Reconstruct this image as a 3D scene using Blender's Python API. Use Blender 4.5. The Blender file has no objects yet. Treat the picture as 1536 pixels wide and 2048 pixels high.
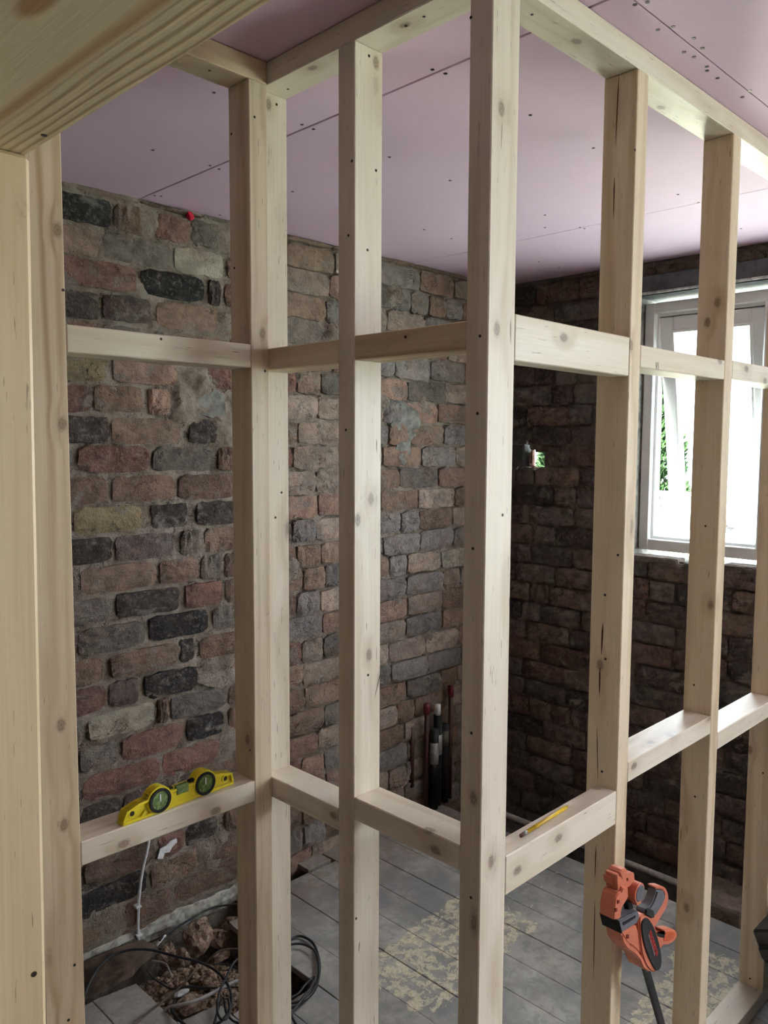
import bpy, bmesh, math, random
from mathutils import Vector, Matrix, noise
import numpy as np
SC = bpy.context.scene
COL = SC.collection
# ------------------------------------------------------------------ camera
H = 1.674                                   # eye height above the boards
fpx, pit, yaw, rol = 1618.95, -0.0835, 0.7862, 0.0044
fw = Vector((math.sin(yaw), math.cos(yaw), 0)); rt = Vector((math.cos(yaw), -math.sin(yaw), 0)); up = Vector((0, 0, 1))
CF = fw*math.cos(pit)+up*math.sin(pit); cu = -fw*math.sin(pit)+up*math.cos(pit)
CR = rt*math.cos(rol)+cu*math.sin(rol); CU = -rt*math.sin(rol)+cu*math.cos(rol)
cd = bpy.data.cameras.new('camera'); cam = bpy.data.objects.new('camera', cd); COL.objects.link(cam)
M = Matrix((CR, CU, -CF)).transposed().to_4x4(); M.translation = Vector((0, 0, H))
cam.matrix_world = M
cd.sensor_fit = 'VERTICAL'; cd.sensor_height = 36; cd.sensor_width = 27; cd.lens = fpx/2048*36
cd.clip_start = 0.02; cd.clip_end = 200
SC.camera = cam
# ------------------------------------------------------------------ world, daylight, exposure
SC.view_settings.view_transform = 'Standard'; SC.view_settings.look = 'None'
SC.view_settings.gamma = 1; SC.view_settings.use_curve_mapping = False
SC.view_settings.exposure = 0.40
SKY = 19.0
w_ = bpy.data.worlds.new('sky'); SC.world = w_; w_.use_nodes = True
bg = w_.node_tree.nodes['Background']; bg.inputs[0].default_value = (0.83, 0.93, 1.0, 1); bg.inputs[1].default_value = SKY
sl = bpy.data.lights.new('sun', 'SUN'); sl.energy = 105.0; sl.angle = math.radians(.6); sl.color = (1.0, .98, .95)   # on the garden side, high over the roof: never enters the room
so = bpy.data.objects.new('sun', sl); COL.objects.link(so); so.rotation_euler = Vector((-.50, -.22, .84)).to_track_quat('Z', 'Y').to_euler()
def portal(name, loc, rot, sx, sy):
    l = bpy.data.lights.new(name, 'AREA'); l.shape = 'RECTANGLE'; l.size = sx; l.size_y = sy; l.cycles.is_portal = True
    o = bpy.data.objects.new(name, l); o.location = loc; o.rotation_euler = rot; COL.objects.link(o)
portal('portal_a', (3.52, 1.15, H+.08), (0, math.radians(90), 0), 1.1, 1.35)
portal('portal_b', (3.53, -1.75, H-.08), (0, math.radians(90), 0), 1.48, 1.75)

# ------------------------------------------------------------------ helpers
def pl(u, v, ax, val):
    """pixel of the photograph -> point on the plane coordinate[ax] = val (z relative to the floor)"""
    r = CF+CR*((u-768)/fpx)-CU*((v-1024)/fpx)
    if ax == 2: val = val-H
    p = r*(val/r[ax]); return Vector((p.x, p.y, p.z+H))
def tag(o, label=None, cat=None, group=None, kind=None):
    if label: o['label'] = label
    if cat: o['category'] = cat
    if group: o['group'] = group
    if kind: o['kind'] = kind
    return o
def empty(name, loc, label=None, cat=None, group=None, kind=None):
    o = bpy.data.objects.new(name, None); o.location = loc; o.empty_display_size = .05; COL.objects.link(o)
    return tag(o, label, cat, group, kind)
def link(name, me, mat, parent=None, loc=(0, 0, 0)):
    o = bpy.data.objects.new(name, me); COL.objects.link(o); o.location = loc
    if mat and not me.materials: me.materials.append(mat)
    if parent: o.parent = parent; o.location = Vector(loc)-wloc(parent) if parent.rotation_euler == EU0 else Vector(loc)
    return o
from mathutils import Euler
EU0 = Euler((0, 0, 0))
def wloc(o):
    v = Vector(o.location)
    while o.parent: o = o.parent; v = v+o.location
    return v
def mesh(name, vs, fs, smooth=False):
    me = bpy.data.meshes.new(name); me.from_pydata([tuple(v) for v in vs], [], fs); me.update()
    if smooth: me.polygons.foreach_set('use_smooth', [True]*len(me.polygons))
    return me
def bm_mesh(name, bm, smooth=False):
    bmesh.ops.recalc_face_normals(bm, faces=bm.faces)
    me = bpy.data.meshes.new(name); bm.to_mesh(me); bm.free()
    if smooth: me.polygons.foreach_set('use_smooth', [True]*len(me.polygons))
    return me
def add_box(bm, a, b, bev=0.0, rot=None, ctr=None):
    a, b = Vector(a), Vector(b); r = bmesh.ops.create_cube(bm, size=1)
    vs = r['verts']
    for v in vs: v.co = Vector(((a.x+b.x)/2+v.co.x*(b.x-a.x), (a.y+b.y)/2+v.co.y*(b.y-a.y), (a.z+b.z)/2+v.co.z*(b.z-a.z)))
    if bev > 0:
        es = list({e for v in vs for e in v.link_edges})
        r2 = bmesh.ops.bevel(bm, geom=es, offset=bev, segments=1, affect='EDGES'); vs = list({v for f in r2['faces'] for v in f.verts} | {v for v in vs if v.is_valid})
    if rot is not None:
        c = Vector(ctr) if ctr is not None else (a+b)/2
        for v in vs: v.co = c+rot @ (v.co-c)
    return vs
def box_obj(name, a, b, mat, parent=None, bev=0.0, origin=None):
    a, b = Vector(a), Vector(b); o_ = Vector(origin) if origin is not None else Vector(((a.x+b.x)/2, (a.y+b.y)/2, min(a.z, b.z)))
    bm = bmesh.new(); add_box(bm, a-o_, b-o_, bev)
    return link(name, bm_mesh(name, bm), mat, parent, o_)
def prism(bm, pts, org, ux, uy, n, t):
    """outline pts (2d) in plane org+ux*x+uy*y, extruded by n*t"""
    f = [bm.verts.new(org+ux*p[0]+uy*p[1]) for p in pts]; g = [bm.verts.new(v.co+n*t) for v in f]
    bm.faces.new(f); bm.faces.new(list(reversed(g)))
    m = len(f)
    for i in range(m): bm.faces.new((f[i], f[(i+1) % m], g[(i+1) % m], g[i]))
    return f+g
def tube_mesh(name, pts, r, seg=8, sub=6, closed_caps=True):
    P = [Vector(p) for p in pts]
    if sub > 1 and len(P) > 2:
        Q = []
        for i in range(len(P)-1):
            p0 = P[max(i-1, 0)]; p1 = P[i]; p2 = P[i+1]; p3 = P[min(i+2, len(P)-1)]
            for k in range(sub):
                t = k/sub
                Q.append(.5*((2*p1)+(p2-p0)*t+(2*p0-5*p1+4*p2-p3)*t*t+(3*p1-p0-3*p2+p3)*t**3))
        Q.append(P[-1]); P = Q
    vs, fs = [], []; nrm = None
    for i, p in enumerate(P):
        d = (P[min(i+1, len(P)-1)]-P[max(i-1, 0)]).normalized()
        if nrm is None:
            nrm = d.orthogonal().normalized()
        else:
            nrm = (nrm-d*nrm.dot(d)); nrm = nrm.normalized() if nrm.length > 1e-6 else d.orthogonal().normalized()
        b = d.cross(nrm); rr = r[min(i, len(r)-1)] if isinstance(r, (list, tuple)) else r
        for k in range(seg):
            a = 2*math.pi*k/seg; vs.append(p+(nrm*math.cos(a)+b*math.sin(a))*rr)
    n = len(P)
    for i in range(n-1):
        for k in range(seg):
            fs.append((i*seg+k, i*seg+(k+1) % seg, (i+1)*seg+(k+1) % seg, (i+1)*seg+k))
    if closed_caps: fs.append(tuple(reversed(range(seg)))); fs.append(tuple((n-1)*seg+k for k in range(seg)))
    return mesh(name, vs, fs, True)
def tube(name, pts, r, mat, parent=None, seg=8, sub=6):
    o = Vector(pts[0]); me = tube_mesh(name, [Vector(p)-o for p in pts], r, seg, sub); return link(name, me, mat, parent, o)

# ------------------------------------------------------------------ materials
class N:
    def __init__(s, name, rough=.8, spec=.3):
        s.m = bpy.data.materials.new(name); s.m.use_nodes = True; s.t = s.m.node_tree; s.n = s.t.nodes
        s.b = s.n['Principled BSDF']; s.b.inputs['Roughness'].default_value = rough
        s.b.inputs['Specular IOR Level'].default_value = spec
    def add(s, ty, **kw):
        x = s.n.new(ty)
        for k, v in kw.items(): setattr(x, k, v)
        return x
    def link(s, a, b): s.t.links.new(a, b)
    def val(s, inp, v):
        if hasattr(v, 'is_linked') or isinstance(v, bpy.types.NodeSocket): s.link(v, inp)
        else: inp.default_value = v
    def math(s, op, a, b=0.0, c=None, clamp=False):
        x = s.add('ShaderNodeMath', operation=op, use_clamp=clamp); s.val(x.inputs[0], a); s.val(x.inputs[1], b)
        if c is not None: s.val(x.inputs[2], c)
        return x.outputs[0]
    def vmath(s, op, a, b=(0, 0, 0)):
        x = s.add('ShaderNodeVectorMath', operation=op); s.val(x.inputs[0], a); s.val(x.inputs[1], b)
        return x.outputs['Value'] if op in ('LENGTH', 'DISTANCE', 'DOT_PRODUCT') else x.outputs[0]
    def noise(s, vec, scale, detail=3, rough=.55, dist=0.0):
        x = s.add('ShaderNodeTexNoise'); s.val(x.inputs['Vector'], vec); x.inputs['Scale'].default_value = scale
        x.inputs['Detail'].default_value = detail; x.inputs['Roughness'].default_value = rough; x.inputs['Distortion'].default_value = dist
        return x.outputs['Fac']
    def mapr(s, v, a, b, c=0.0, d=1.0):
        x = s.add('ShaderNodeMapRange', interpolation_type='SMOOTHSTEP'); s.val(x.inputs[0], v)
        for i, q in enumerate((a, b, c, d)): s.val(x.inputs[i+1], q)
        return x.outputs[0]
    def mix(s, f, a, b, mode='MIX'):
        x = s.add('ShaderNodeMix', data_type='RGBA', blend_type=mode); s.val(x.inputs[0], f); s.val(x.inputs[6], a); s.val(x.inputs[7], b)
        return x.outputs[2]
    def pos(s): return s.add('ShaderNodeNewGeometry').outputs['Position']
    def obj(s): return s.add('ShaderNodeTexCoord').outputs['Object']
    def info(s): return s.add('ShaderNodeObjectInfo')
    def bump(s, h, strength=.5, dist=.003):
        x = s.add('ShaderNodeBump'); x.inputs['Strength'].default_value = strength; x.inputs['Distance'].default_value = dist
        s.link(h, x.inputs['Height']); s.link(x.outputs[0], s.b.inputs['Normal'])
    def out(s, c): s.val(s.b.inputs['Base Color'], c); return s.m
def C(r, g, b): return (r, g, b, 1)
def S(r, g, b):                                # sRGB 0-255 -> linear
    f = lambda c: (c/255/12.92) if c/255 <= .04045 else ((c/255+.055)/1.055)**2.4
    return (f(r), f(g), f(b), 1)
def simple(name, col, rough=.6, spec=.4, metal=0.0, var=.12, scale=60):
    n = N(name, rough, spec); n.b.inputs['Metallic'].default_value = metal
    f = n.noise(n.obj(), scale, 3)
    c2 = tuple(max(0, x*(1-var*2)) for x in col[:3])+(1,)
    return n.out(n.mix(n.mapr(f, .35, .7), col, c2))

def wood_mat(name, light, dark, ring=150.0, coarse=False, gain=1.0):
    n = N(name, .62, .35)
    o = n.obj(); rnd = n.info().outputs['Random']
    off = n.add('ShaderNodeCombineXYZ'); n.link(n.math('MULTIPLY', rnd, .31), off.inputs[0]); n.link(n.math('MULTIPLY', rnd, .17), off.inputs[1]); n.link(n.math('MULTIPLY', rnd, 37.0), off.inputs[2])
    p = n.vmath('ADD', o, off.outputs[0])
    ps = n.vmath('MULTIPLY', p, (1, 1, .07))
    wob = n.noise(ps, 9, 3, .5)
    sx = n.add('ShaderNodeSeparateXYZ'); n.link(ps, sx.inputs[0])
    # explicit knots (object space positions stored on each timber)
    rad = None; knot = 0.0; halo = 0.0
    ds = []
    for k in ('k1', 'k2', 'k3', 'k4'):
        a = n.add('ShaderNodeAttribute', attribute_type='OBJECT', attribute_name=k)
        d = n.vmath('LENGTH', n.vmath('MULTIPLY', n.vmath('SUBTRACT', o, a.outputs['Vector']), (1, 1, .62)))
        ds.append(d)
    dk = n.math('MINIMUM', n.math('MINIMUM', ds[0], ds[1]), n.math('MINIMUM', ds[2], ds[3]))
    vor = n.add('ShaderNodeTexVoronoi'); n.link(n.vmath('MULTIPLY', p, (9, 9, 3.4)), vor.inputs['Vector']); vor.inputs['Scale'].default_value = 1.0
    dv = n.math('ADD', n.math('MULTIPLY', vor.outputs['Distance'], .075), .0025)
    dk = n.math('MINIMUM', dk, dv)
    kn = n.noise(o, 180, 2)
    dkn = n.math('ADD', dk, n.math('MULTIPLY', n.math('SUBTRACT', kn, .5), .006))
    halo = n.mapr(dkn, .011, .034, 1, 0)
    core = n.mapr(dkn, .004, .0115, 1, 0)
    # rings
    r1 = n.math('ADD', n.math('MULTIPLY', sx.outputs[0], ring), n.math('MULTIPLY', sx.outputs[1], ring*.55))
    r1 = n.math('ADD', r1, n.math('MULTIPLY', wob, 22.0 if not coarse else 7.0))
    r1 = n.math('ADD', r1, n.math('MULTIPLY', halo, 2.4))
    s = n.math('MULTIPLY_ADD', n.math('SINE', r1), .5, .5)
    s = n.math('POWER', s, 2.2)
    amp = n.mapr(n.noise(ps, 14, 2), .35, .65, .12*gain, min(1.0, .75*gain))
    fib = n.noise(n.vmath('MULTIPLY', p, (260, 260, 5)), 1.0, 3, .6)
    c = n.mix(n.math('MULTIPLY', s, amp), light, dark)
    tone = n.mapr(n.noise(n.vmath('MULTIPLY', p, (6, 6, 1.4)), 1.0, 3), .3, .7, 0, .35)
    c = n.mix(tone, c, C(light[0]*.80, light[1]*.74, light[2]*.62))
    c = n.mix(n.mapr(fib, .35, .75, 0, .22), c, C(dark[0]*.8, dark[1]*.8, dark[2]*.8))
    c = n.mix(n.math('MULTIPLY', halo, .24), c, C(.36, .23, .12))
    kr = n.math('MULTIPLY_ADD', n.math('SINE', n.math('MULTIPLY', dkn, 1500)), .5, .5)
    c = n.mix(n.math('MULTIPLY', core, n.math('MULTIPLY_ADD', kr, .25, .55)), c, C(.15, .085, .045))
    # pith flecks and grey scuffs
    fl = n.noise(n.vmath('MULTIPLY', p, (330, 330, 22)), 1.0, 2, .5)
    c = n.mix(n.mapr(fl, .695, .735, 0, .6), c, C(.13, .085, .05))
    sc = n.noise(n.vmath('MULTIPLY', p, (26, 26, 9)), 1.0, 4, .65)
    c = n.mix(n.mapr(sc, .62, .78, 0, .28), c, C(.34, .30, .24))
    n.b.inputs['Roughness'].default_value = .44; n.b.inputs['Specular IOR Level'].default_value = .55
    n.bump(n.math('ADD', n.math('MULTIPLY', s, .4), fib), .16, .0012)
    return n.out(c)
WOOD = wood_mat('sawn_pine', S(226, 209, 183), S(194, 167, 130))
WOODG = wood_mat('striped_pine', S(218, 200, 170), S(174, 142, 102), ring=210, gain=1.7)
WOODD = wood_mat('shade_toned_pine', S(206, 186, 152), S(180, 154, 116))  # foreground post only: its dimmer light is put into darker wood tones
WOODB = wood_mat('pale_pine', S(233, 224, 208), S(206, 188, 162))
def beam_mat():
    n = N('bold_grain_pine', .6, .3); o = n.obj()
    sx = n.add('ShaderNodeSeparateXYZ'); n.link(o, sx.inputs[0])
    wob = n.math('MULTIPLY', n.math('SUBTRACT', n.noise(n.vmath('MULTIPLY', o, (1, 1, .16)), 16, 2), .5), .020)
    u = n.math('ADD', n.math('SUBTRACT', .0755, sx.outputs[1]), wob)
    s = n.math('POWER', n.math('MULTIPLY_ADD', n.math('SINE', n.math('MULTIPLY', u, 760)), .5, .5), 2.6)
    near = n.math('MULTIPLY', s, n.mapr(u, .040, .047, 1, 0))
    band = n.math('MULTIPLY', n.mapr(u, .044, .050), n.mapr(u, .051, .060, 1, 0))
    fib = n.noise(n.vmath('MULTIPLY', o, (420, 420, 14)), 1.0, 4, .6)
    c = n.mix(n.mapr(fib, .3, .75, 0, .35), S(228, 212, 178), S(204, 184, 144))
    c = n.mix(n.math('MULTIPLY', near, .62), c, S(158, 126, 76))
    c = n.mix(n.math('MULTIPLY', band, .65), c, S(172, 118, 58))
    a = n.add('ShaderNodeAttribute', attribute_type='OBJECT', attribute_name='k1')
    d = n.vmath('LENGTH', n.vmath('MULTIPLY', n.vmath('SUBTRACT', o, a.outputs['Vector']), (1, 1, .33)))
    c = n.mix(n.mapr(n.math('ADD', d, n.math('MULTIPLY', wob, .5)), .006, .012, .75, 0), c, S(160, 108, 56))
    n.bump(n.math('ADD', fib, near), .25, .001)
    return n.out(c)
WOODC = beam_mat()

def crack(n, g, sc, w, seed):
    q = n.noise(n.vmath('ADD', g, (seed, seed, 0)), sc, 4, .62, .9)
    m = n.mapr(n.math('ABSOLUTE', n.math('SUBTRACT', q, .5)), 0.0, w, 1, 0)
    return n.math('MULTIPLY', m, n.mapr(n.noise(g, sc*.6, 2), .46, .56))
def brick_mat():
    n = N('old_brick', .92, .15)
    g = n.pos(); inf = n.info(); base = inf.outputs['Color']; rnd = inf.outputs['Random']
    off = n.vmath('ADD', g, n.vmath('MULTIPLY', (1, 1, 1), (0, 0, 0)))
    a = n.noise(g, 22, 5, .65); b = n.noise(g, 75, 5, .7); d = n.noise(g, 320, 3, .7); e = n.noise(n.vmath('MULTIPLY', g, (1, 1, 1.6)), 11, 4, .6, .6)
    c = n.mix(n.mapr(a, .36, .66, 0, .7), base, n.mix(1.0, base, C(.50, .48, .50), 'MULTIPLY'))
    c = n.mix(n.mapr(b, .50, .70, 0, .5), c, C(.31, .265, .23))
    c = n.mix(n.mapr(e, .56, .68, 0, .8), c, C(.27, .245, .22))
    c = n.mix(n.mapr(d, .60, .74, 0, .55), c, C(.035, .03, .028))
    c = n.mix(n.mapr(n.noise(g, 48, 6, .75, .4), .63, .72, 0, .75), c, C(.05, .04, .036))
    c = n.mix(n.mapr(d, .24, .36, .22, 0), c, C(.46, .42, .38))
    c = n.mix(n.mapr(n.noise(n.vmath('MULTIPLY', g, (1, 1, 1.8)), 8, 2, .5), .50, .56, 0, .3), c, n.mix(1.0, c, C(1.25, 1.05, .95), 'MULTIPLY'))
    ck = crack(n, g, 13, .010, 3.0)
    c = n.mix(n.math('MULTIPLY', ck, .7), c, C(.04, .03, .026))
    h = n.math('ADD', n.math('MULTIPLY', b, 1.3), n.math('ADD', n.math('MULTIPLY', a, 1.4), n.math('MULTIPLY', d, .6)))
    h = n.math('SUBTRACT', h, n.math('MULTIPLY', ck, .9))
    n.bump(h, 1.0, .012)
    return n.out(c)
BRICK = brick_mat()
def mortar_mat(name='lime_mortar', c1=S(168, 155, 142), c2=S(130, 117, 105)):
    n = N(name, .95, .1); g = n.pos()
    a = n.noise(g, 14, 5, .65); b = n.noise(g, 90, 4, .7); d = n.noise(g, 420, 3, .7)
    c = n.mix(n.mapr(a, .35, .65), c1, c2)
    c = n.mix(n.mapr(b, .55, .75, 0, .8), c, S(92, 76, 66))
    c = n.mix(n.mapr(d, .62, .74, 0, .6), c, C(.03, .025, .022))
    ck = crack(n, g, 16, .013, 7.0); c = n.mix(n.math('MULTIPLY', ck, .8), c, C(.03, .024, .02))
    n.bump(n.math('SUBTRACT', n.math('ADD', b, n.math('ADD', a, n.math('MULTIPLY', d, .5))), ck), 1.0, .012)
    return n.out(c)
MORTAR = mortar_mat()
MORTARD = mortar_mat('dark_mortar', S(136, 122, 112), S(106, 94, 86))  # darker mortar for the window wall
def board_mat():
    n = N('grey_floorboard', .75, .3); g = n.pos(); rnd = n.info().outputs['Random']
    a = n.noise(g, 5.5, 5, .62, .3); b = n.noise(g, 26, 5, .7, .6); d = n.noise(n.vmath('MULTIPLY', g, (60, 5, 1)), 1.0, 3, .6); e = n.noise(g, 130, 4, .7)
    c = n.mix(n.mapr(a, .35, .65), S(166, 160, 152), S(128, 125, 121))
    c = n.mix(n.mapr(b, .48, .62, 0, .5), c, S(116, 117, 120))
    c = n.mix(n.mapr(d, .5, .75, 0, .35), c, S(118, 108, 98))
    c = n.mix(n.math('MULTIPLY', rnd, .15), c, S(120, 110, 98))
    sx = n.add('ShaderNodeSeparateXYZ'); n.link(g, sx.inputs[0]); X, Y = sx.outputs[0], sx.outputs[1]
    wob = n.math('MULTIPLY', n.math('SUBTRACT', n.noise(g, 9, 3), .5), .10)
    def band(x0, x1, y0, y1, sl=0.0, s=.02, ref=2.0):
        yy = n.math('ADD', n.math('ADD', Y, wob), n.math('MULTIPLY', n.math('SUBTRACT', X, ref), sl))
        xx = n.math('ADD', X, wob)
        m = n.math('MULTIPLY', n.mapr(yy, y0-s, y0+s), n.mapr(yy, y1-s, y1+s, 1, 0))
        return n.math('MULTIPLY', m, n.math('MULTIPLY', n.mapr(xx, x0-s*2, x0+s*2), n.mapr(xx, x1-s*3, x1+s*3, 1, 0)))
    m1 = band(1.66, 2.33, 1.50, 1.83, -.06, .012, 2.0)
    m2 = n.math('MULTIPLY', band(2.15, 2.72, 1.46, 1.74, 0, .03, 2.4), .62)
    m3 = band(1.70, 2.62, .80, 1.09, -.10, .02, 2.2)
    m4 = n.math('MULTIPLY', band(1.50, 1.95, 1.35, 1.52, 0, .06, 1.7), .55)
    m = n.math('MAXIMUM', n.math('MAXIMUM', m1, m2), n.math('MAXIMUM', m3, m4))
    fl = n.noise(g, 30, 5, .62, .5); fl2 = n.noise(g, 90, 4, .65)
    thr = n.math('MULTIPLY_ADD', m, -.305, .79)
    mask = n.mapr(n.math('SUBTRACT', n.math('ADD', n.math('MULTIPLY', fl, .7), n.math('MULTIPLY', fl2, .3)), thr), -.01, .015)
    c = n.mix(n.mapr(n.noise(g, 2.6, 4, .6, .5), .42, .60, 0, .45), c, S(104, 104, 106))
    c = n.mix(n.math('MULTIPLY', mask, .85), c, n.mix(n.mapr(fl2, .4, .6), S(206, 194, 166), S(176, 164, 140)))
    # browner and darker towards the left wall, broken up by noise
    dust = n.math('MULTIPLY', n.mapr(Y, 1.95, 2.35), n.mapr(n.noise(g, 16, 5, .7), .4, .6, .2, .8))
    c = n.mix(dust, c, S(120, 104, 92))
    c = n.mix(n.mapr(e, .64, .74, 0, .6), c, S(60, 55, 52))
    n.bump(n.math('ADD', n.math('MULTIPLY', e, .5), n.math('ADD', b, mask)), .5, .0025)
    return n.out(c)
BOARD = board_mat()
def plasterboard_mat():
    n = N('pink_plasterboard', .7, .25); g = n.pos()
    a = n.noise(g, 2.2, 4, .6); b = n.noise(g, 40, 4, .6)
    c = n.mix(n.mapr(a, .35, .65, 0, .5), S(214, 183, 203), S(206, 180, 198))
    c = n.mix(n.mapr(b, .6, .8, 0, .25), c, S(180, 160, 168))
    # pencil and handling scuffs
    c = n.mix(n.mapr(n.noise(n.vmath('MULTIPLY', g, (3, 30, 1)), 1.0, 5, .7, .4), .70, .76, 0, .3), c, S(160, 135, 140))
    n.bump(b, .08, .001)
    return n.out(c)
PB = plasterboard_mat()
PLASTER = simple('bare_plaster_wall', S(186, 166, 140), .9, .1, 0, .1, 6)
CEMENT = simple('grey_cement', S(128, 124, 118), .9, .15, 0, .25, 30)
DARKCEM = simple('dark_cement', S(96, 96, 98), .9, .15, 0, .2, 24)  # darker grey cement: lintel, soffit, window ledge, block in the hole
SMEARM = simple('grey_cement_smear', S(132, 130, 124), .95, .1, 0, .3, 26)
RLINE = simple('render_line_grey', S(170, 166, 156), .95, .1, 0, .3, 40)
WHITEP = simple('white_render_line', S(205, 204, 198), .9, .15, 0, .25, 55)
UPVC = simple('white_window_frame', S(226, 226, 224), .35, .5, 0, .04, 10)
DARK = simple('dark_recess', C(.012, .010, .009), .9, .1, 0, .2)
SCREW = simple('dark_screw', C(.045, .033, .022), .45, .5, .5, .2)
EARTH = simple('subfloor_earth', S(72, 58, 48), .98, .05, 0, .35, 30)
DARKW = simple('stained_old_board', S(98, 82, 70), .8, .2, 0, .35, 18)
YEL = simple('yellow_paint', S(224, 204, 40), .32, .5, 0, .05, 40)
BLK = simple('black_plastic', C(.02, .02, .022), .4, .5, 0, .1)
BLK2 = simple('black_rubber', C(.012, .012, .012), .7, .3, 0, .1)
GRY = simple('grey_rubber', S(104, 104, 110), .6, .3, 0, .08)
ORG = simple('orange_plastic', S(206, 118, 90), .42, .45, 0, .05)
STEEL = simple('dark_steel_bar', C(.03, .03, .032), .35, .5, .6, .1)
CABB = simple('black_cable_sheath', C(.022, .022, .024), .5, .4)
CABG = simple('grey_cable_sheath', S(150, 148, 146), .5, .4)
CABW = simple('white_cable_sheath', S(222, 222, 222), .45, .4)
PIPEW = simple('white_pipe', S(190, 186, 178), .5, .4)
REDC = simple('red_pipe_cap', S(104, 28, 28), .5, .4)
REDP = simple('painted_red_pipe', S(66, 34, 29), .5, .4)
TAPE = simple('silver_tape', S(150, 148, 145), .4, .5, .3, .2, 80)
REDSC = simple('red_plug', S(200, 30, 60), .6, .3)
CLAY = simple('broken_clay_pipe', S(200, 158, 146), .85, .2, 0, .2, 40)
LEAF = simple('conifer_leaf', C(.018, .048, .011), .8, .2, 0, .3, 12)
BARK = simple('conifer_bark', S(96, 76, 58), .9, .1, 0, .3, 12)
LAWN = simple('pale_ground', S(172, 184, 172), .95, .1, 0, .2, 3)
GWALL = simple('cream_garden_wall', S(220, 212, 186), .9, .1, 0, .1, 6)
def glass_mat(name, tint, rough=.0):
    n = N(name, rough, .5); n.b.inputs['Transmission Weight'].default_value = 1; n.b.inputs['IOR'].default_value = 1.02
    n.b.inputs['Base Color'].default_value = tint; return n.m
GLASS = glass_mat('window_glass', C(.97, .99, .99))
def vial_mat():
    n = N('green_vial', .12, .6); f = n.noise(n.obj(), 130, 3)
    return n.out(n.mix(n.mapr(f, .4, .65), S(84, 108, 56), S(126, 146, 86)))
VIAL = vial_mat()
YPEN = simple('yellow_pencil_paint', S(222, 182, 40), .4, .5)

# ------------------------------------------------------------------ the setting
HC = H+.7796; Wd, Dp = .0456, .0726; HP = HC-Wd
Xm, YL, YR, Y2 = 1.05, 1.393, .8142, 1.129
YW, XW = 2.45, 3.30
rng = random.Random(7)

def pal(kind):
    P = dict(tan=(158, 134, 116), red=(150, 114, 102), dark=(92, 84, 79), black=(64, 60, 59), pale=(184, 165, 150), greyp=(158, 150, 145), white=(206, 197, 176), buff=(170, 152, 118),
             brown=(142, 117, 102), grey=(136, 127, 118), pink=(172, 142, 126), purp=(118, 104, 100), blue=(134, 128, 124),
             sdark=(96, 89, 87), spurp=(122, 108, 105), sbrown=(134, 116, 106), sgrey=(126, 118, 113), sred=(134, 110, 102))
    r, g, b = P[kind]; k = rng.uniform(.9, 1.1)
    return S(min(255, r*k), min(255, g*k), min(255, b*k))
def brick_variants(nv=14):
    """unit brick meshes: face in local xz (0..1 scaled later in metres by object scale), thickness along local -y (towards the room)"""
    out = []
    for i in range(nv):
        r = random.Random(100+i); nx, nz = 7, 4; vs = []; fs = []
        for k in range(nz+1):
            for j in range(nx+1):
                x = -.5+j/nx; z = -.5+k/nz; y = -1.0
                ex = min(j, nx-j); ez = min(k, nz-k)
                if ex == 0: x += -math.copysign(.006, x)+r.uniform(-.010, .010); y += .32
                else: x += r.uniform(-.02, .02)
                if ez == 0: z += -math.copysign(.02, z)+r.uniform(-.040, .040); y += .32
                else: z += r.uniform(-.03, .03)
                if ex == 0 and ez == 0: x -= math.copysign(.022, x); z -= math.copysign(.07, z)
                if r.random() < .1: y += .35
                y += r.uniform(-.18, .18); vs.append((x, y, z))
        for k in range(nz):
            for j in range(nx):
                a = k*(nx+1)+j; fs.append((a, a+1, a+nx+2, a+nx+1))
        # side skirts back into the mortar
        bd = [j for j in range(nx+1)]+[k*(nx+1)+nx for k in range(1, nz+1)]+[nz*(nx+1)+j for j in range(nx-1, -1, -1)]+[k*(nx+1) for k in range(nz-1, 0, -1)]
        b0 = len(vs)
        for q in bd: vs.append((vs[q][0], 1.6, vs[q][2]))
        for q in range(len(bd)): fs.append((bd[(q+1) % len(bd)], bd[q], b0+q, b0+(q+1) % len(bd)))
        fs.append(tuple(reversed(range(b0, b0+len(bd))))) if False else None
        me = mesh('brick', vs, [f for f in fs if f], False); me.materials.append(BRICK)
        out.append(me)
    return out
BV = brick_variants()
CH = .0955; Z0 = H+.7585                     # course height, top full joint
def wz(k): return Z0-CH*k
def courses(): return range(0, 28)
def put_brick(parent, along, a, b, z0, z1, kind, proud=.006):
    me = rng.choice(BV); o = bpy.data.objects.new('brick', me); COL.objects.link(o); o.parent = parent
    tight = along == 'y' or a > 1.75
    L = b-a-(.005 if tight else .009); hh = z1-z0-(.006 if tight else .010)
    if along == 'x':
        o.location = Vector(((a+b)/2, YW-rng.uniform(0, .004), (z0+z1)/2+rng.uniform(-.003, .003))); o.rotation_euler = (0, rng.uniform(-.018, .018), rng.uniform(-.012, .012))
        o.scale = (L, proud+rng.uniform(0, .008), hh)
    else:
        o.location = Vector((XW-rng.uniform(0, .004), (a+b)/2, (z0+z1)/2+rng.uniform(-.003, .003))); o.rotation_euler = (rng.uniform(-.018, .018), 0, -math.pi/2+rng.uniform(-.012, .012))
        o.scale = (L, proud+rng.uniform(0, .008), hh)
        o.rotation_euler = (0, rng.uniform(-.018, .018), -math.pi/2)
    o.location -= parent.location
    o.color = pal(kind); return o

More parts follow.
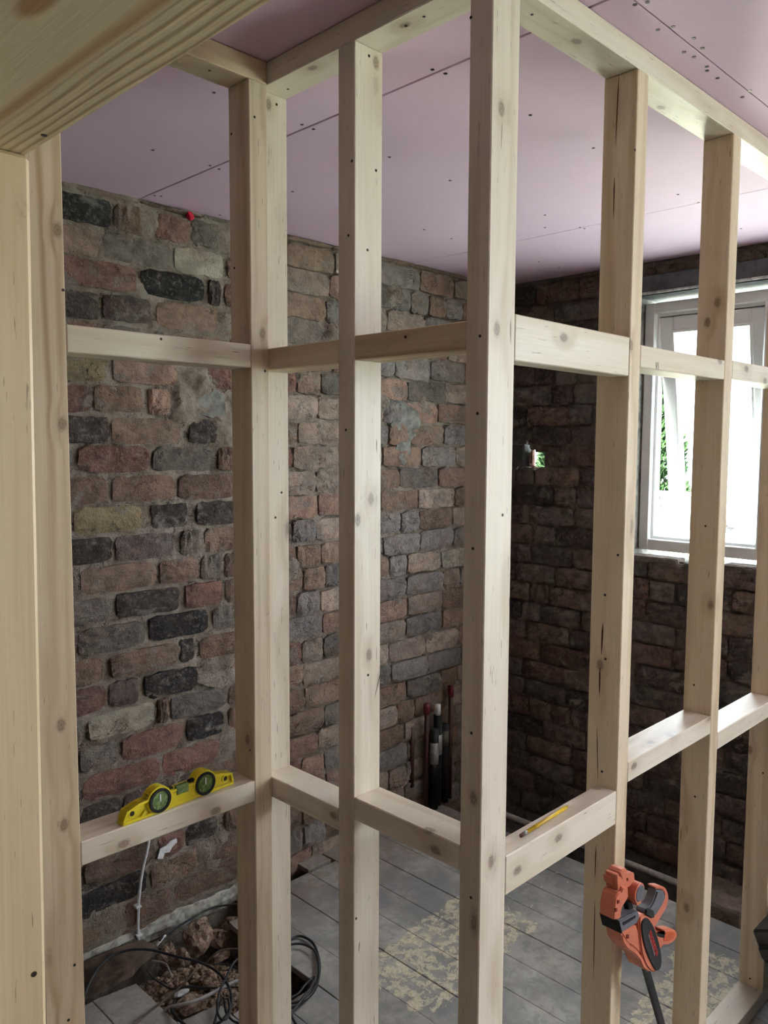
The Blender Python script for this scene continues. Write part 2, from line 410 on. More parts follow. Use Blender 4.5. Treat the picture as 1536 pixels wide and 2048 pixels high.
# wall_left : brick wall behind the partition
wl = empty('wall_left', (2.1, YW, 0), kind='structure')
EXPL = {
 1: [(100, 222, 'black'), (222, 284, 'tan'), (305, 378, 'red'), (378, 462, 'grey')],
 2: [(85, 196, 'tan'), (202, 343, 'grey'), (344, 446, 'white')],
 3: [(60, 273, 'red'), (275, 408, 'black'), (411, 440, 'dark')],
 4: [(70, 198, 'dark'), (200, 300, 'purp'), (309, 438, 'tan')],
 5: [(80, 196, 'brown'), (200, 330, 'grey'), (333, 452, 'tan')],
 6: [(80, 214, 'buff'), (219, 352, 'pink'), (410, 470, 'red')],
 7: [(90, 183, 'red'), (183, 284, 'tan'), (291, 340, 'pink')],
 8: [(90, 217, 'dark'), (218, 360, 'tan'), (372, 434, 'dark')],
 9: [(60, 146, 'grey'), (148, 297, 'red'), (299, 427, 'grey'), (430, 472, 'brown')],
 10: [(80, 214, 'brown'), (218, 348, 'brown'), (350, 473, 'brown')],
 11: [(70, 140, 'buff'), (141, 284, 'buff'), (297, 374, 'dark'), (388, 474, 'dark')],
 12: [(70, 223, 'dark'), (225, 347, 'purp'), (356, 400, 'grey'), (402, 470, 'tan')],
 13: [(60, 150, 'grey'), (153, 311, 'tan'), (314, 394, 'brown'), (396, 442, 'grey'), (444, 480, 'brown')],
 14: [(80, 222, 'grey'), (226, 357, 'dark'), (366, 444, 'red'), (446, 500, 'tan')],
 15: [(70, 147, 'grey'), (149, 288, 'grey'), (292, 415, 'black'), (420, 490, 'grey')],
 16: [(90, 206, 'tan'), (214, 352, 'tan'), (353, 389, 'dark'), (392, 490, 'brown')],
 17: [(80, 212, 'red'), (213, 277, 'purp'), (284, 394, 'black'), (430, 500, 'pink')],
 18: [(80, 165, 'grey'), (171, 308, 'white'), (310, 334, 'brown'), (337, 450, 'blue')],
 19: [(70, 152, 'tan'), (154, 233, 'grey'), (238, 365, 'red'), (369, 446, 'black'), (452, 500, 'tan')],
 20: [(80, 156, 'brown'), (160, 318, 'red'), (320, 440, 'red'), (444, 500, 'brown')],
 21: [(80, 154, 'brown'), (156, 241, 'dark'), (243, 402, 'purp'), (405, 490, 'brown')],
 22: [(70, 190, 'brown'), (193, 330, 'tan'), (333, 430, 'dark'), (434, 500, 'brown')],
 23: [(60, 160, 'tan'), (163, 308, 'brown'), (311, 366, 'red'), (367, 434, 'dark'), (446, 500, 'tan')],
 24: [(70, 293, 'black'), (296, 400, 'tan'), (403, 500, 'brown')],
 25: [(70, 236, 'tan'), (240, 340, 'brown'), (343, 500, 'brown')],
}
def zmid_y(k):                               # image row of the course middle at u
    return (wz(k)+wz(k+1))/2 if False else wz(k)-CH/2
def u_to_x(u, z):                            # column u on the left wall at height z
    v = 900.0
    for _ in range(6):
        p = pl(u, v, 1, YW); v += (p.z-z)*fpx/(p.dot(Vector((CF.x, CF.y, 0)))+1e-6)
    return pl(u, v, 1, YW).x
right_from = {}
nb = 0
for k, row in EXPL.items():
    z1, z0 = wz(k-1), wz(k)
    zm = (z0+z1)/2
    for (a, b, kd) in row:
        put_brick(wl, 'x', u_to_x(a, zm), u_to_x(b, zm), z0, z1, kd, .012); nb += 1
    right_from[k] = u_to_x(max(row[-1][1]+4, 486 if k in (6, 7, 8) else row[-1][1]+4), zm)
right_from[26] = .95; right_from[27] = .95
for k in range(0, 27):
    z1, z0 = wz(k-1), wz(k)
    if k == 0: z1, z0 = HC, wz(0)+CH*0; z0 = wz(0)
    if z1 > HC: z1 = HC
    x = right_from.get(k, 1.0)
    if k == 0: x = .98
    while x < XW-.03:
        hd = rng.random() < .28
        L = (.118 if hd else .243)*rng.uniform(.94, 1.05)
        e = min(x+L, XW-.005)
        if XW-e < .06: e = XW-.005
        far = x > 1.8
        kd = rng.choice(['pale', 'tan', 'greyp', 'pink', 'pale', 'tan', 'pale', 'greyp', 'grey'] if far else ['tan', 'brown', 'grey', 'red', 'brown'])
        if k == 0: kd = rng.choice(['buff', 'brown', 'tan', 'grey'])
        if k == 4 and 1.9 < x < 2.2: kd = 'red'
        if k == 11 and 2.05 < x < 2.2: kd = 'pink'
        if k == 14 and 2.6 < x < 2.85: kd = 'white'
        put_brick(wl, 'x', x, e, max(z0, z0), z1, kd, .010); x = e
def rough_sheet(name, along, a0, a1, z0, z1, step, mat, parent, base, hole=None, amp=.006, bumps=()):
    nx = int((a1-a0)/step)+1; nz = int((z1-z0)/step)+1
    vs = []; fs = []
    for k in range(nz+1):
        z = z0+(z1-z0)*k/nz
        for j in range(nx+1):
            a = a0+(a1-a0)*j/nx
            p = Vector((a*1.0, 3.3 if along == 'x' else 8.1, z))
            d = noise.fractal(p*9, .6, 2.2, 4)*amp + noise.noise(p*45)*.0035
            for (ba, bz, br, bh) in bumps:
                q = math.hypot((a-ba), (z-bz))/br
                if q < 1: d += bh*(1-q*q)*(1+.5*noise.noise(p*30))
            d -= .010*max(0, noise.noise(p*13+Vector((5, 5, 5)))-.22); d -= .007 if (along == 'y' or a > 1.75) and d < .0115 else 0; y = base-max(d, -.014)
            vs.append((a, y, z) if along == 'x' else (y, a, z))
    for k in range(nz):
        for j in range(nx):
            if hole:
                a = a0+(a1-a0)*(j+.5)/nx; z = z0+(z1-z0)*(k+.5)/nz
                if any(h(a, z) for h in hole): continue
            q = k*(nx+1)+j; f = (q, q+1, q+nx+2, q+nx+1); fs.append(f if along == 'x' else tuple(reversed(f)))
    o = wloc(parent) if parent else Vector((0, 0, 0))
    me = mesh(name, [Vector(v)-o for v in vs], fs, True); return link(name, me, mat, parent, o)
ux = lambda u, z: u_to_x(u, z)
zc = lambda k: wz(k)+CH/2
bl = [(ux(293, zc(1)), zc(1), .05, .016), (ux(385, zc(6)), zc(6), .09, .016), (ux(400, zc(7)), zc(7), .12, .017), (ux(445, zc(8)), zc(8), .08, .016), (ux(360, zc(7)), zc(7), .06, .014),
      (ux(450, zc(4)), zc(4), .05, .02), (ux(455, zc(1)), zc(1), .06, .014), (ux(290, zc(5)), zc(5), .09, .012), (ux(250, zc(4)), zc(4), .035, .017), (ux(390, zc(12)), zc(12), .07, .014),
      (ux(440, zc(17)), zc(17), .11, .018), (ux(455, zc(20)), zc(20), .09, .014), (ux(420, zc(24)), zc(24), .1, .014), (ux(200, zc(25)), zc(25), .1, .015), (ux(180, zc(13)), zc(13), .07, .012)]
for q in range(26): bl.append((rng.uniform(1.9, 3.2), H+rng.uniform(-1.6, .7), rng.uniform(.03, .08), rng.uniform(.012, .018)))
rough_sheet('mortar', 'x', .5, XW, -.30, HC, .011, MORTAR, wl, YW-.0045, None, .0085, bl)
box_obj('masonry_core', (-1.6, YW+.012, -.35), (XW+.25, YW+.25, HC), CEMENT, wl)
box_obj('plaster', (-1.6, YW-.01, 0), (.5, YW+.012, HC), PLASTER, wl)
# rough render line along the wall foot
def foot_strip():
    vs, fs = [], []; n = 120
    for i in range(n+1):
        x = .75+.95*i/n; r = noise.fractal(Vector((x*6, 1, 2)), .6, 2.1, 4)
        h = .022+.006*r
        w = .016+.008*noise.noise(Vector((x*14, 4, 4)))
        b = -.03 if x > 1.25 else 0.0
        for (y, z) in ((YW+.01, h+.01), (YW-w, h), (YW-w-.006, .004+b*.5), (YW-w+.002, b-.01)):
            vs.append((x, y, z+.006+.003*noise.noise(Vector((x*40, z*40, y*9)))))
    for i in range(n):
        for q in range(3): a = i*4+q; fs.append((a, a+1, a+5, a+4))
    return mesh('render_line', [Vector(v)-Vector((2.1, YW, 0)) for v in vs], fs, False)
link('render_line', foot_strip(), RLINE, wl, (2.1, YW, 0))

def smear(name, pts, t, mat):
    q = [pl(u, v, 1, YW-.012) for u, v in pts]; c0 = sum(q, Vector())/len(q); bm = bmesh.new()
    q = [Vector((p.x-c0.x, 0, p.z-c0.z)) for p in q]; f = [bm.verts.new(p*.86-Vector((0, t, 0))) for p in q]; g = [bm.verts.new(p+Vector((0, .012, 0))) for p in q]; cc = bm.verts.new((0, -t*1.3, 0))
    for i in range(len(q)): j = (i+1) % len(q); bm.faces.new((f[i], f[j], g[j], g[i])); bm.faces.new((cc, f[j], f[i]))
    return link(name, bm_mesh(name, bm), mat, wl, c0)
smear('cement_smear', [(783, 802), (800, 795), (818, 806), (838, 815), (846, 845), (835, 872), (822, 884), (822, 915), (808, 941), (796, 930), (784, 918), (792, 890), (790, 866), (776, 848), (786, 830)], .004, SMEARM)
smear('cement_smear', [(385, 780), (420, 762), (452, 790), (456, 840), (440, 862), (425, 840), (400, 832), (372, 812)], .006, SMEARM)
smear('cement_smear', [(392, 1345), (425, 1330), (450, 1352), (442, 1378), (410, 1374), (388, 1366)], .005, MORTAR)
# wall_far : the window wall
WY0, WY1 = .58, 1.745; WZ0, WZ1 = H-.495, H+.645      # opening
wf = empty('wall_far', (XW, 1.5, 0), kind='structure')
def in_hole(y, z):                            # broken brick hole
    cy, cz = 2.30, H-.062
    n_ = .018*noise.noise(Vector((y*40, z*40, 1.0)))
    return (2.205+n_ < y < 2.43) and (H-.122+n_ < z < H+(.03 if y > 2.29 else .004)+n_) and not (y < 2.28 and z > H-.03+n_)
def in_win(y, z): return WY0-.005 < y < WY1 and WZ0 < z < WZ1
for k in range(0, 28):
    z1, z0 = wz(k-1), wz(k)
    if k == 0: z1 = HC
    z1 = min(z1, HC); z0 = max(z0, -.16)
    if z1 <= z0: continue
    y = .10+(.12 if k % 2 else 0)
    while y < YW-.03:
        hd = rng.random() < .35; L = (.118 if hd else .243)*rng.uniform(.93, 1.06); e = min(y+L, YW-.005)
        if YW-e < .05: e = YW-.005
        ya, yb = y, e; y = e
        zz0, zz1 = z0, z1
        if zz1 > WZ0+.02 and zz0 < WZ1+.075:                 # around window and lintel
            lo, hi = (WY0-.16, WY1+.0) if zz0 < WZ1 else (WY0-.16, WY1+.16)
            if yb > lo and ya < hi:
                if ya < lo-.04: yb = lo
                elif yb > hi+.04: ya = hi
                else: continue
        if z1 > WZ0-.03 and z0 < WZ0 and WY0 < (ya+yb)/2 < WY1: zz1 = WZ0+.004
        cy, cz = (ya+yb)/2, (zz0+zz1)/2
        if 2.17 < cy < 2.43 and H-.125 < cz < H+.03: 
            if yb > 2.40: ya = 2.43 if yb-2.43 > .02 else None
            elif ya < 2.20: yb = 2.20
            else: ya = None
            if ya is None: continue
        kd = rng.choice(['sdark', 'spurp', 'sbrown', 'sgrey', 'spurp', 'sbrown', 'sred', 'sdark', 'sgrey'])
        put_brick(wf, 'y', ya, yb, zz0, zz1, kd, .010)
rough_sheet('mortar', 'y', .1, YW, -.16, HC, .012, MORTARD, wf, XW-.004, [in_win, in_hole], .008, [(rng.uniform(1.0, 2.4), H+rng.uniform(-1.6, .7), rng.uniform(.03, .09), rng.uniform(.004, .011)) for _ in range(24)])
TH = .22                                       # wall thickness
def core():
    bm = bmesh.new(); a, b = XW+.012, XW+TH
    add_box(bm, (a, WY1, WZ0), (b, 2.215, WZ1)); add_box(bm, (a, 2.215, H+.02), (b, YW, WZ1)); add_box(bm, (a, 2.43, WZ0), (b, YW, H+.02)); add_box(bm, (a, 2.215, WZ0), (b, 2.43, H-.118))
    add_box(bm, (a, -.2, WZ0), (b, WY0, WZ1))
    add_box(bm, (a, -.2, WZ1), (b, YW, HC)); add_box(bm, (a, -.2, -.35), (b, YW, WZ0))
    # beyond the bricks: second window opening of the big room (out of the frame)
    add_box(bm, (a, -3.0, -.35), (b, -.2, H-.8)); add_box(bm, (a, -3.0, H+.64), (b, -.2, HC)); add_box(bm, (a, -3.0, H-.8), (b, -2.6, H+.64)); add_box(bm, (a, -.9, H-.8), (b, -.2, H+.64))
    for v in bm.verts: v.co -= Vector((XW, 1.5, 0))
    return bm_mesh('masonry_core', bm)
link('masonry_core', core(), CEMENT, wf, (XW, 1.5, 0))
box_obj('plaster', (XW-.005, -3.0, 0), (XW+.012, -2.6, HC), PLASTER, wf)
box_obj('plaster', (XW-.005, -.2, 0), (XW+.012, .1, HC), PLASTER, wf)
box_obj('plaster', (XW-.005, -2.6, 0), (XW+.012, -.2, H-.8), PLASTER, wf); box_obj('plaster', (XW-.005, -.9, H-.8), (XW+.012, -.2, H+.64), PLASTER, wf)
box_obj('plaster', (XW-.005, -2.6, H+.64), (XW+.012, -.2, HC), PLASTER, wf)
box_obj('lintel', (XW-.012, WY0-.15, WZ1), (XW+.10, WY1+.02, WZ1+.078), DARKCEM, wf, .004)
box_obj('lintel_soffit', (XW-.008, WY0-.02, WZ1-.007), (XW+TH, WY1+.001, WZ1), DARKCEM, wf)
box_obj('cavity_shade_block', (XW+.035, 2.352, H-.119), (XW+.11, 2.43, H+.021), DARKCEM, wf, .006)  # dark block added inside the hole so its left side looks shadowed
box_obj('lintel_edge', (XW-.018, WY0-.15, WZ1-.002), (XW-.002, WY1+.01, WZ1+.008), WHITEP, wf, .002)
# ledge of rough mortar under the window, loose sill bricks
def ledge():
    vs, fs = [], []; ny, nx = 90, 8
    for j in range(ny+1):
        y = WY0+(WY1-WY0)*j/ny
        for i in range(nx+1):
            x = XW-.012+.10*i/nx; p = Vector((x*30, y*30, 3)); vs.append((x-XW, y-1.5, WZ0-.008+.006*noise.fractal(p, .6, 2, 3)-(0.012 if i == 0 else 0)))
    for j in range(ny):
        for i in range(nx): a = j*(nx+1)+i; fs.append((a, a+nx+1, a+nx+2, a+1))
    return mesh('mortar_bed', vs, fs, True)
link('mortar_bed', ledge(), DARKCEM, wf, (XW, 1.5, 0))
for i, (a, b) in enumerate(((1.52, 1.742), (1.36, 1.50), (1.14, 1.33), (.9, 1.12), (.66, .88))):
    bm = bmesh.new(); vs_ = add_box(bm, (-.02, a, 0), (.06, b, .028), .006)
    for v in bm.verts: v.co += Vector((rng.uniform(-.003, .003), rng.uniform(-.003, .003), rng.uniform(-.002, .002)-(.012 if i == 1 else 0)))
    o = link('sill_brick', bm_mesh('sill_brick', bm), BRICK, wf, (XW, 0, WZ0-.012)); o.color = pal('grey')
# mortar crumbs at the broken hole, loose clay pipe behind it
cr = empty('clay_pipe_piece', (XW+.062, 2.345, H-.115), 'broken pinkish clay pipe piece inside the knocked-out hole in the far wall', 'pipe')
pts = []
bm = bmesh.new(); n_ = 14
for r_, rev in ((.040, 0), (.030, 1)):
    pass
for i in range(n_):
    pass
bm.free()
def half_pipe():
    vs, fs = [], []; n = 12
    for k in range(2):
        for i in range(n+1):
            a = math.radians(-110+260*i/n)
            for r in (.036, .027): vs.append((r*math.cos(a)*.8, r*math.sin(a), .001+k*(.085+.018*math.sin(i*1.9))))
    m = (n+1)*2
    for i in range(n):
        for r in (0, 1): fs.append((i*2+r, i*2+2+r, m+i*2+2+r, m+i*2+r))
        fs.append((m+i*2, m+i*2+1, m+i*2+3, m+i*2+2))
    return mesh('pipe_wall', vs, fs, True)
link('pipe_wall', half_pipe(), CLAY, cr, cr.location)
link('chip', bm_mesh('chip', (lambda b: (add_box(b, (-.004, -.035, 0), (.004, .03, .012), .002), b)[1])(bmesh.new())), CLAY, cr, (XW+.05, 2.30, H-.114)).rotation_euler = (.5, 0, .3)
def crumbs():
    bm = bmesh.new(); r = random.Random(3)
    for i in range(34):
        y = 2.21+.21*r.random(); x = XW-.012+.05*r.random(); s = r.uniform(.004, .011)
        q = bmesh.ops.create_icosphere(bm, subdivisions=1, radius=s)
        for v in q['verts']: v.co = v.co*r.uniform(.7, 1.2)+Vector((x-XW, y-1.5, H-.121+s*.5))
    return bm_mesh('mortar_crumbs', bm)
tag(link('mortar_crumbs', crumbs(), WHITEP, wf, (XW, 1.5, 0)), kind='stuff')

# other walls of the room, all outside the picture
def slab(name, parts, mat, kind='structure'):
    bm = bmesh.new()
    a0 = Vector(parts[0][0])
    for a, b in parts: add_box(bm, Vector(a)-a0, Vector(b)-a0)
    o = link(name, bm_mesh(name, bm), mat, None, a0); return tag(o, kind=kind)
slab('wall_near', [((-1.85, -3.0, -.35), (-1.6, YW+.25, HC))], simple('dim_brown_wall', S(66, 52, 42), .9, .1, 0, .2, 5))
slab('wall_right', [((-1.6, -3.25, -.35), (XW+TH, -3.0, HC))], PLASTER)
# ceiling: plasterboard sheets
ce = empty('ceiling', (1, 0, HC), kind='structure')
box_obj('joist_void', (-1.6, -3.0, HC+.0125), (XW+TH, YW+.25, HC+.05), DARK, ce)
gx = [-1.6, .05, 1.331, 2.613, XW]
for i in range(4):
    ys = [-3.0, -1.65, .747, YW] if i >= 2 else ([-3.0, -.45, YW] if i == 1 else [-3.0, .747, YW])
    for j in range(len(ys)-1):
        g0 = .0022 if i in (1, 2) else .0014
        a = gx[i]+(.0032 if i == 2 else .0010 if i == 3 else .001); b = gx[i+1]-(.0032 if i == 1 else .001)
        y0, y1 = ys[j]+(.0012 if j else 0), ys[j+1]-(.0012 if j < len(ys)-2 else 0)
        bm = bmesh.new(); add_box(bm, (a-1, y0, .0), (b-1, y1, .0125), .0007)
        link('plasterboard', bm_mesh('plasterboard', bm), PB, ce, (1, 0, HC))
sm2 = None
CS = [(306, 300), (428, 185), (305, 518/2+41), (420, 331), (438, 338), (604, 249), (627, 258), (585, 383), (865, 139), (891, 147), (900, 361), (1061, 230), (1187, 296), (848, 459), (903, 477),
      (1090, 430), (1160, 455), (1169, 457), (1356, 389), (1397, 405), (1078, 523), (1118, 535), (1090, 455/1), (779, 314), (1482, 457), (309, 391), (322, 392), (440, 430),
      (1295, 4), (1316, 59), (1347, 53), (1388, 76), (1405, 96), (1388, 114), (1368, 104), (1414, 133), (1414, 141), (1435, 156), (1500, 181), (1485, 194), (1270, 9)]
sm = (lambda: (lambda b: (bmesh.ops.create_cone(b, cap_ends=True, segments=8, radius1=.0036, radius2=.0036, depth=.0012), bm_mesh('screw_head', b))[1])(bmesh.new()))()
sm.materials.append(SCREW)
for (u, v) in CS:
    p = pl(u, v, 2, HC)
    if p.y > YW-.01 or p.x > XW-.01: continue
    o = bpy.data.objects.new('screw_head', sm); COL.objects.link(o); o.parent = ce; o.location = Vector((p.x, p.y, HC-.0004))-Vector((1, 0, HC)); o.scale = (1.15, 1.15, 1)

# floor
fl = empty('floor', (1, 0, 0), kind='structure')
cols = [-1.6]+[1.015-.1335*i for i in range(19, 0, -1)]+[1.015, 1.149, 1.281, 1.413, 1.545, 1.679, 1.811, 1.949, 2.087, 2.226, 2.364, 2.502, 2.640, 2.778]
cols = [c for i, c in enumerate(cols) if i == 0 or c > -1.55]
frng = random.Random(5)
for i in range(len(cols)-1):
    a, b = cols[i], cols[i+1]; segs = [(-3.0, YW)]
    if 1.0 < a < 1.02: segs = [(-3.0, .3), (.3, 2.235)]
    elif 1.14 < a < 1.29: segs = [(-3.0, .9), (.9, 1.98 if a < 1.2 else 1.90)]
    elif 1.40 < a < 1.42: segs = [(-3.0, .2), (.2, 1.82)]
    elif .87 < a < .9: segs = [(-3.0, 2.235)]
    elif 1.53 < a < 1.55: segs = [(-3.0, .2), (.2, 2.30)]
    elif 1.67 < a < 1.69: segs = [(-3.0, .2), (.2, YW-.02)]
    elif 1.80 < a < 1.82: segs = [(-3.0, .2), (.2, 2.345)]
    elif 1.94 < a < 1.96: segs = [(-3.0, .2), (.2, 2.35)]
    elif a > 2.6: segs = [(-3.0, .2), (.2, YW-.01)]
    for (y0, y1) in segs:
        bm = bmesh.new(); dz = frng.uniform(-.0012, .0012); w0 = .0009
        vs_ = add_box(bm, (a+w0, y0+.001, -.022), (b-w0, y1-.001, 0), .0015)
        if y1 in (1.98, 1.90, 1.82, 2.345, 2.30, 2.235):      # ragged broken ends
            for v in bm.verts:
                if v.co.y > y1-.01: v.co.y += frng.uniform(-.012, .012)
        for v in bm.verts: v.co += Vector((-1, 0, dz))
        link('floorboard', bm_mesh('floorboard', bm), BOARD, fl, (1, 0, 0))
box_obj('loose_board_end', (1.962, 2.37, -.02), (2.08, YW-.01, .0), BOARD, fl, .002)
box_obj('subfloor', (-1.6, -3.0, -.40), (XW+TH, YW+.25, -.34), EARTH, fl)
for (a, b) in ((-.2, -.15), (.45, .5), (1.1, 1.15), (1.98, 2.03)):
    box_obj('joist', (-1.5, a-1, -.16), (2.80, b-1, -.0235), DARKW, fl)
for y in (1.70,): box_obj('joist', (.9, y, -.16), (2.80, y+.05, -.0235), DARKW, fl)

# ------------------------------------------------------------------ window
def frame_mesh(y0, y1, z0, z1, w, x0, x1, org, bev=.003, bot=None):
    bm = bmesh.new(); bot = bot or w
    add_box(bm, (x0, y0, z0), (x1, y0+w, z1), bev); add_box(bm, (x0, y1-w, z0), (x1, y1, z1), bev)
    add_box(bm, (x0, y0+w-.001, z1-w), (x1, y1-w+.001, z1), bev); add_box(bm, (x0, y0+w-.001, z0), (x1, y1-w+.001, z0+bot), bev)
    for v in bm.verts: v.co -= Vector(org)
    return bm_mesh('frame', bm)
wi = empty('window_1', (3.36, 1.2, H-.465), kind='structure'); WO = Vector(wi.location)
link('window_frame', frame_mesh(.60, 1.742, H-.463, H+.616, .046, 3.36, 3.43, WO, .004, .05), UPVC, wi, WO)
box_obj('mullion', (3.36, 1.185, H-.42), (3.43, 1.235, H+.575), UPVC, wi, .004)
# step of the frame rebate
link('rebate', frame_mesh(1.232, 1.698, H-.415, H+.572, .014, 3.385, 3.43, WO, .002), UPVC, wi, WO)
# top hung sash swung outwards
hinge = Vector((3.405, 1.46, H+.556)); ang = math.radians(-10.6)
sa = bpy.data.objects.new('sash', frame_mesh(1.238-1.46, 1.690-1.46, -.955, 0, .062, -.02, .032, (0, 0, 0), .005)); COL.objects.link(sa)
sa.data.materials.append(UPVC); sa.parent = wi; sa.location = hinge-WO; sa.rotation_euler = (0, ang, 0)
gl = bpy.data.objects.new('glass_pane', bm_mesh('glass_pane', (lambda b: (add_box(b, (.002, 1.288-1.46, -.905), (.006, 1.64-1.46, -.05)), b)[1])(bmesh.new()))); COL.objects.link(gl)
gl.data.materials.append(GLASS); gl.parent = sa
bd = bpy.data.objects.new('glazing_bead', frame_mesh(1.294-1.46, 1.636-1.46, -.900, -.056, .012, -.026, .004, (0, 0, 0), .002)); COL.objects.link(bd); bd.data.materials.append(UPVC); bd.parent = sa
# handle at the foot of the sash
hb = bmesh.new(); add_box(hb, (-.05, -.006, -.93), (-.02, .006, -.915), .002); add_box(hb, (-.058, -.05, -.932), (-.046, .012, -.913), .003)
hd = link('handle', bm_mesh('handle', hb), TAPE, None); hd.parent = sa; hd.location = (0, -.03, 0)
# stay rods in the gap
o = tube('window_stay', [(3.41, 1.70, H-.05), (3.47, 1.694, H-.28)], .003, TAPE, wi, 6, 1)
# fixed light beside it
link('fixed_sash', frame_mesh(.645, 1.187, H-.413, H+.572, .03, 3.375, 3.425, WO, .003), UPVC, wi, WO)
box_obj('glass_pane', (3.40, .67, H-.39), (3.404, 1.16, H+.545), GLASS, wi)
# window of the big room, outside the picture
w2 = empty('window_2', (3.36, -1.4, H-.8), kind='structure'); W2 = Vector(w2.location)
link('window_frame', frame_mesh(-2.6, -.9, H-.8, H+.64, .06, 3.36, 3.43, W2, .004), UPVC, w2, W2)
box_obj('mullion', (3.36, -1.78, H-.75), (3.43, -1.72, H+.59), UPVC, w2, .004)
# ------------------------------------------------------------------ partition timbers
TM = {}
def timber(name, label, cat, a, b, mat=WOOD, axis=None, lean=(0, 0), group=None, bev=.0018, knots=(), screws=()):
    """box a..b; mesh built with its length along local z so the grain follows the piece"""
    a, b = Vector(a), Vector(b); s = b-a; ax = axis if axis is not None else max(range(3), key=lambda i: s[i])
    base = Vector(((a.x+b.x)/2, (a.y+b.y)/2, (a.z+b.z)/2)); base[ax] = a[ax]
    if ax == 2: R = Matrix.Identity(3)
    elif ax == 0: R = Matrix(((0, 0, 1), (1, 0, 0), (0, 1, 0)))      # local z->X, x->Y, y->Z
    else: R = Matrix(((0, 1, 0), (0, 0, 1), (1, 0, 0)))              # local z->Y, y->X, x->Z
    Ri = R.transposed(); bm = bmesh.new()
    c = [Ri @ (Vector((x, y, z))-base) for x in (a.x, b.x) for y in (a.y, b.y) for z in (a.z, b.z)]
    lo = Vector((min(v[i] for v in c) for i in range(3))); hi = Vector((max(v[i] for v in c) for i in range(3)))
    add_box(bm, lo, hi, bev)
    o = link(name, bm_mesh(name, bm), mat); o.location = base
    Rm = R.to_4x4()
    if lean != (0, 0):                                              # offset of the far end
        L = s[ax]; d = Vector((0, 0, 0)); d[ax] = L
        oth = [i for i in range(3) if i != ax]; d[oth[0]] += lean[0]; d[oth[1]] += lean[1]
        q = Vector([1 if i == ax else 0 for i in range(3)]).rotation_difference(d.normalized()); Rm = q.to_matrix().to_4x4() @ Rm
    o.rotation_euler = Rm.to_euler()
    MI = (Matrix.Translation(base) @ Rm).inverted()
    for i in range(4):
        o['k%d' % (i+1)] = [9.0, 9.0, 9.0]
    for i, (u, v, ax_, val) in enumerate(knots[:4]):
        o['k%d' % (i+1)] = list(MI @ pl(u, v, ax_, val))
    for (u, v, ax_, val) in screws:
        p = pl(u, v, ax_, val); nn = Vector([(-1 if i == ax_ else 0) for i in range(3)])
        if ax_ == 2: nn = Vector((0, 0, 1 if p.z < H else -1))
        sc = bpy.data.objects.new('screw_head', sm); COL.objects.link(sc); sc.parent = o; sc.scale = (.8, .8, .5)
        sc.matrix_local = MI @ Matrix.Translation(p+nn*.0003) @ nn.to_track_quat('Z', 'Y').to_matrix().to_4x4() @ Matrix.Diagonal((.75, .75, .5, 1))
    tag(o, label, cat, group); return o
E0 = .0004
ZS, ZT = Wd+E0, HP-E0
XA = .616
# studs
timber('stud', 'far left upright stud turned flat, its grain face beside the foreground post', 'stud', (XA-Dp, YL, ZS), (XA, YL+Wd, ZT), WOODG, knots=[(115, 460, 1, YL), (125, 848, 1, YL), (122, 1450, 1, YL), (128, 1650, 1, YL)], screws=[(126, 580, 1, YL), (149, 1930, 1, YL), (137, 2040, 1, YL)])
timber('stud', 'corner stud at the right end of the left partition, brown side towards the brick wall', 'stud', (Xm-Wd, YL, ZS), (Xm, YL+Dp, ZT), WOOD, knots=[(484, 660, 1, YL+.02), (525, 668, 1, YL), (495, 1480, 0, Xm-Wd)], screws=[(463, 268, 0, Xm-Wd), (469, 536, 0, Xm-Wd), (500, 1500, 1, YL), (530, 742, 1, YL), (509, 234, 1, YL)])
timber('stud', 'cream-lit inner corner stud just right of the shaded corner stud', 'stud', (Xm+E0, YL+Dp-Wd, ZS), (Xm+Dp, YL+Dp, ZT), WOODB, knots=[(537, 208, 1, YL+Dp-Wd)], screws=[(553, 209, 1, YL+Dp-Wd), (551, 1035, 1, YL+Dp-Wd), (563, 985, 1, YL+Dp-Wd)])
timber('stud', 'middle stud of the short cross partition, between the inner corner and the tall front post', 'stud', (Xm, Y2, ZS), (Xm+Dp, Y2+Wd, ZT), WOODB, knots=[(742, 998, 1, Y2), (715, 1040, 1, Y2), (738, 1310, 1, Y2), (752, 125, 1, Y2)], screws=[(738, 112, 1, Y2), (704, 322, 0, Xm), (697, 471, 0, Xm), (692, 860, 0, Xm), (735, 500, 1, Y2), (752, 341, 1, Y2), (736, 1350, 1, Y2), (712, 1837, 1, Y2)])
timber('stud', 'largest brightest post in the middle of the picture, where the two partitions meet', 'stud', (Xm, YR, ZS), (Xm+Dp, YR+Wd, ZT), WOODB, knots=[(994, 658, 1, YR), (1003, 218, 1, YR), (947, 1596, 0, Xm), (982, 1724, 1, YR)], screws=[(942, 35, 0, Xm), (955, 827, 0, Xm), (946, 1097, 0, Xm), (943, 1466, 0, Xm), (942, 1795, 0, Xm), (1005, 1030, 1, YR), (960, 672, 0, Xm)])
timber('stud', 'stud right of the large front post, carrying the orange clamp', 'stud', (1.5101, YR, ZS), (1.5101+Wd, YR+Dp, ZT), WOOD, knots=[(1200, 1330, 0, 1.51), (1262, 690, 1, YR)], screws=[(1204, 1543, 0, 1.51), (1236, 1110, 0, 1.51), (1210, 1190, 0, 1.51), (1211, 1318, 0, 1.51), (1270, 300, 1, YR)])
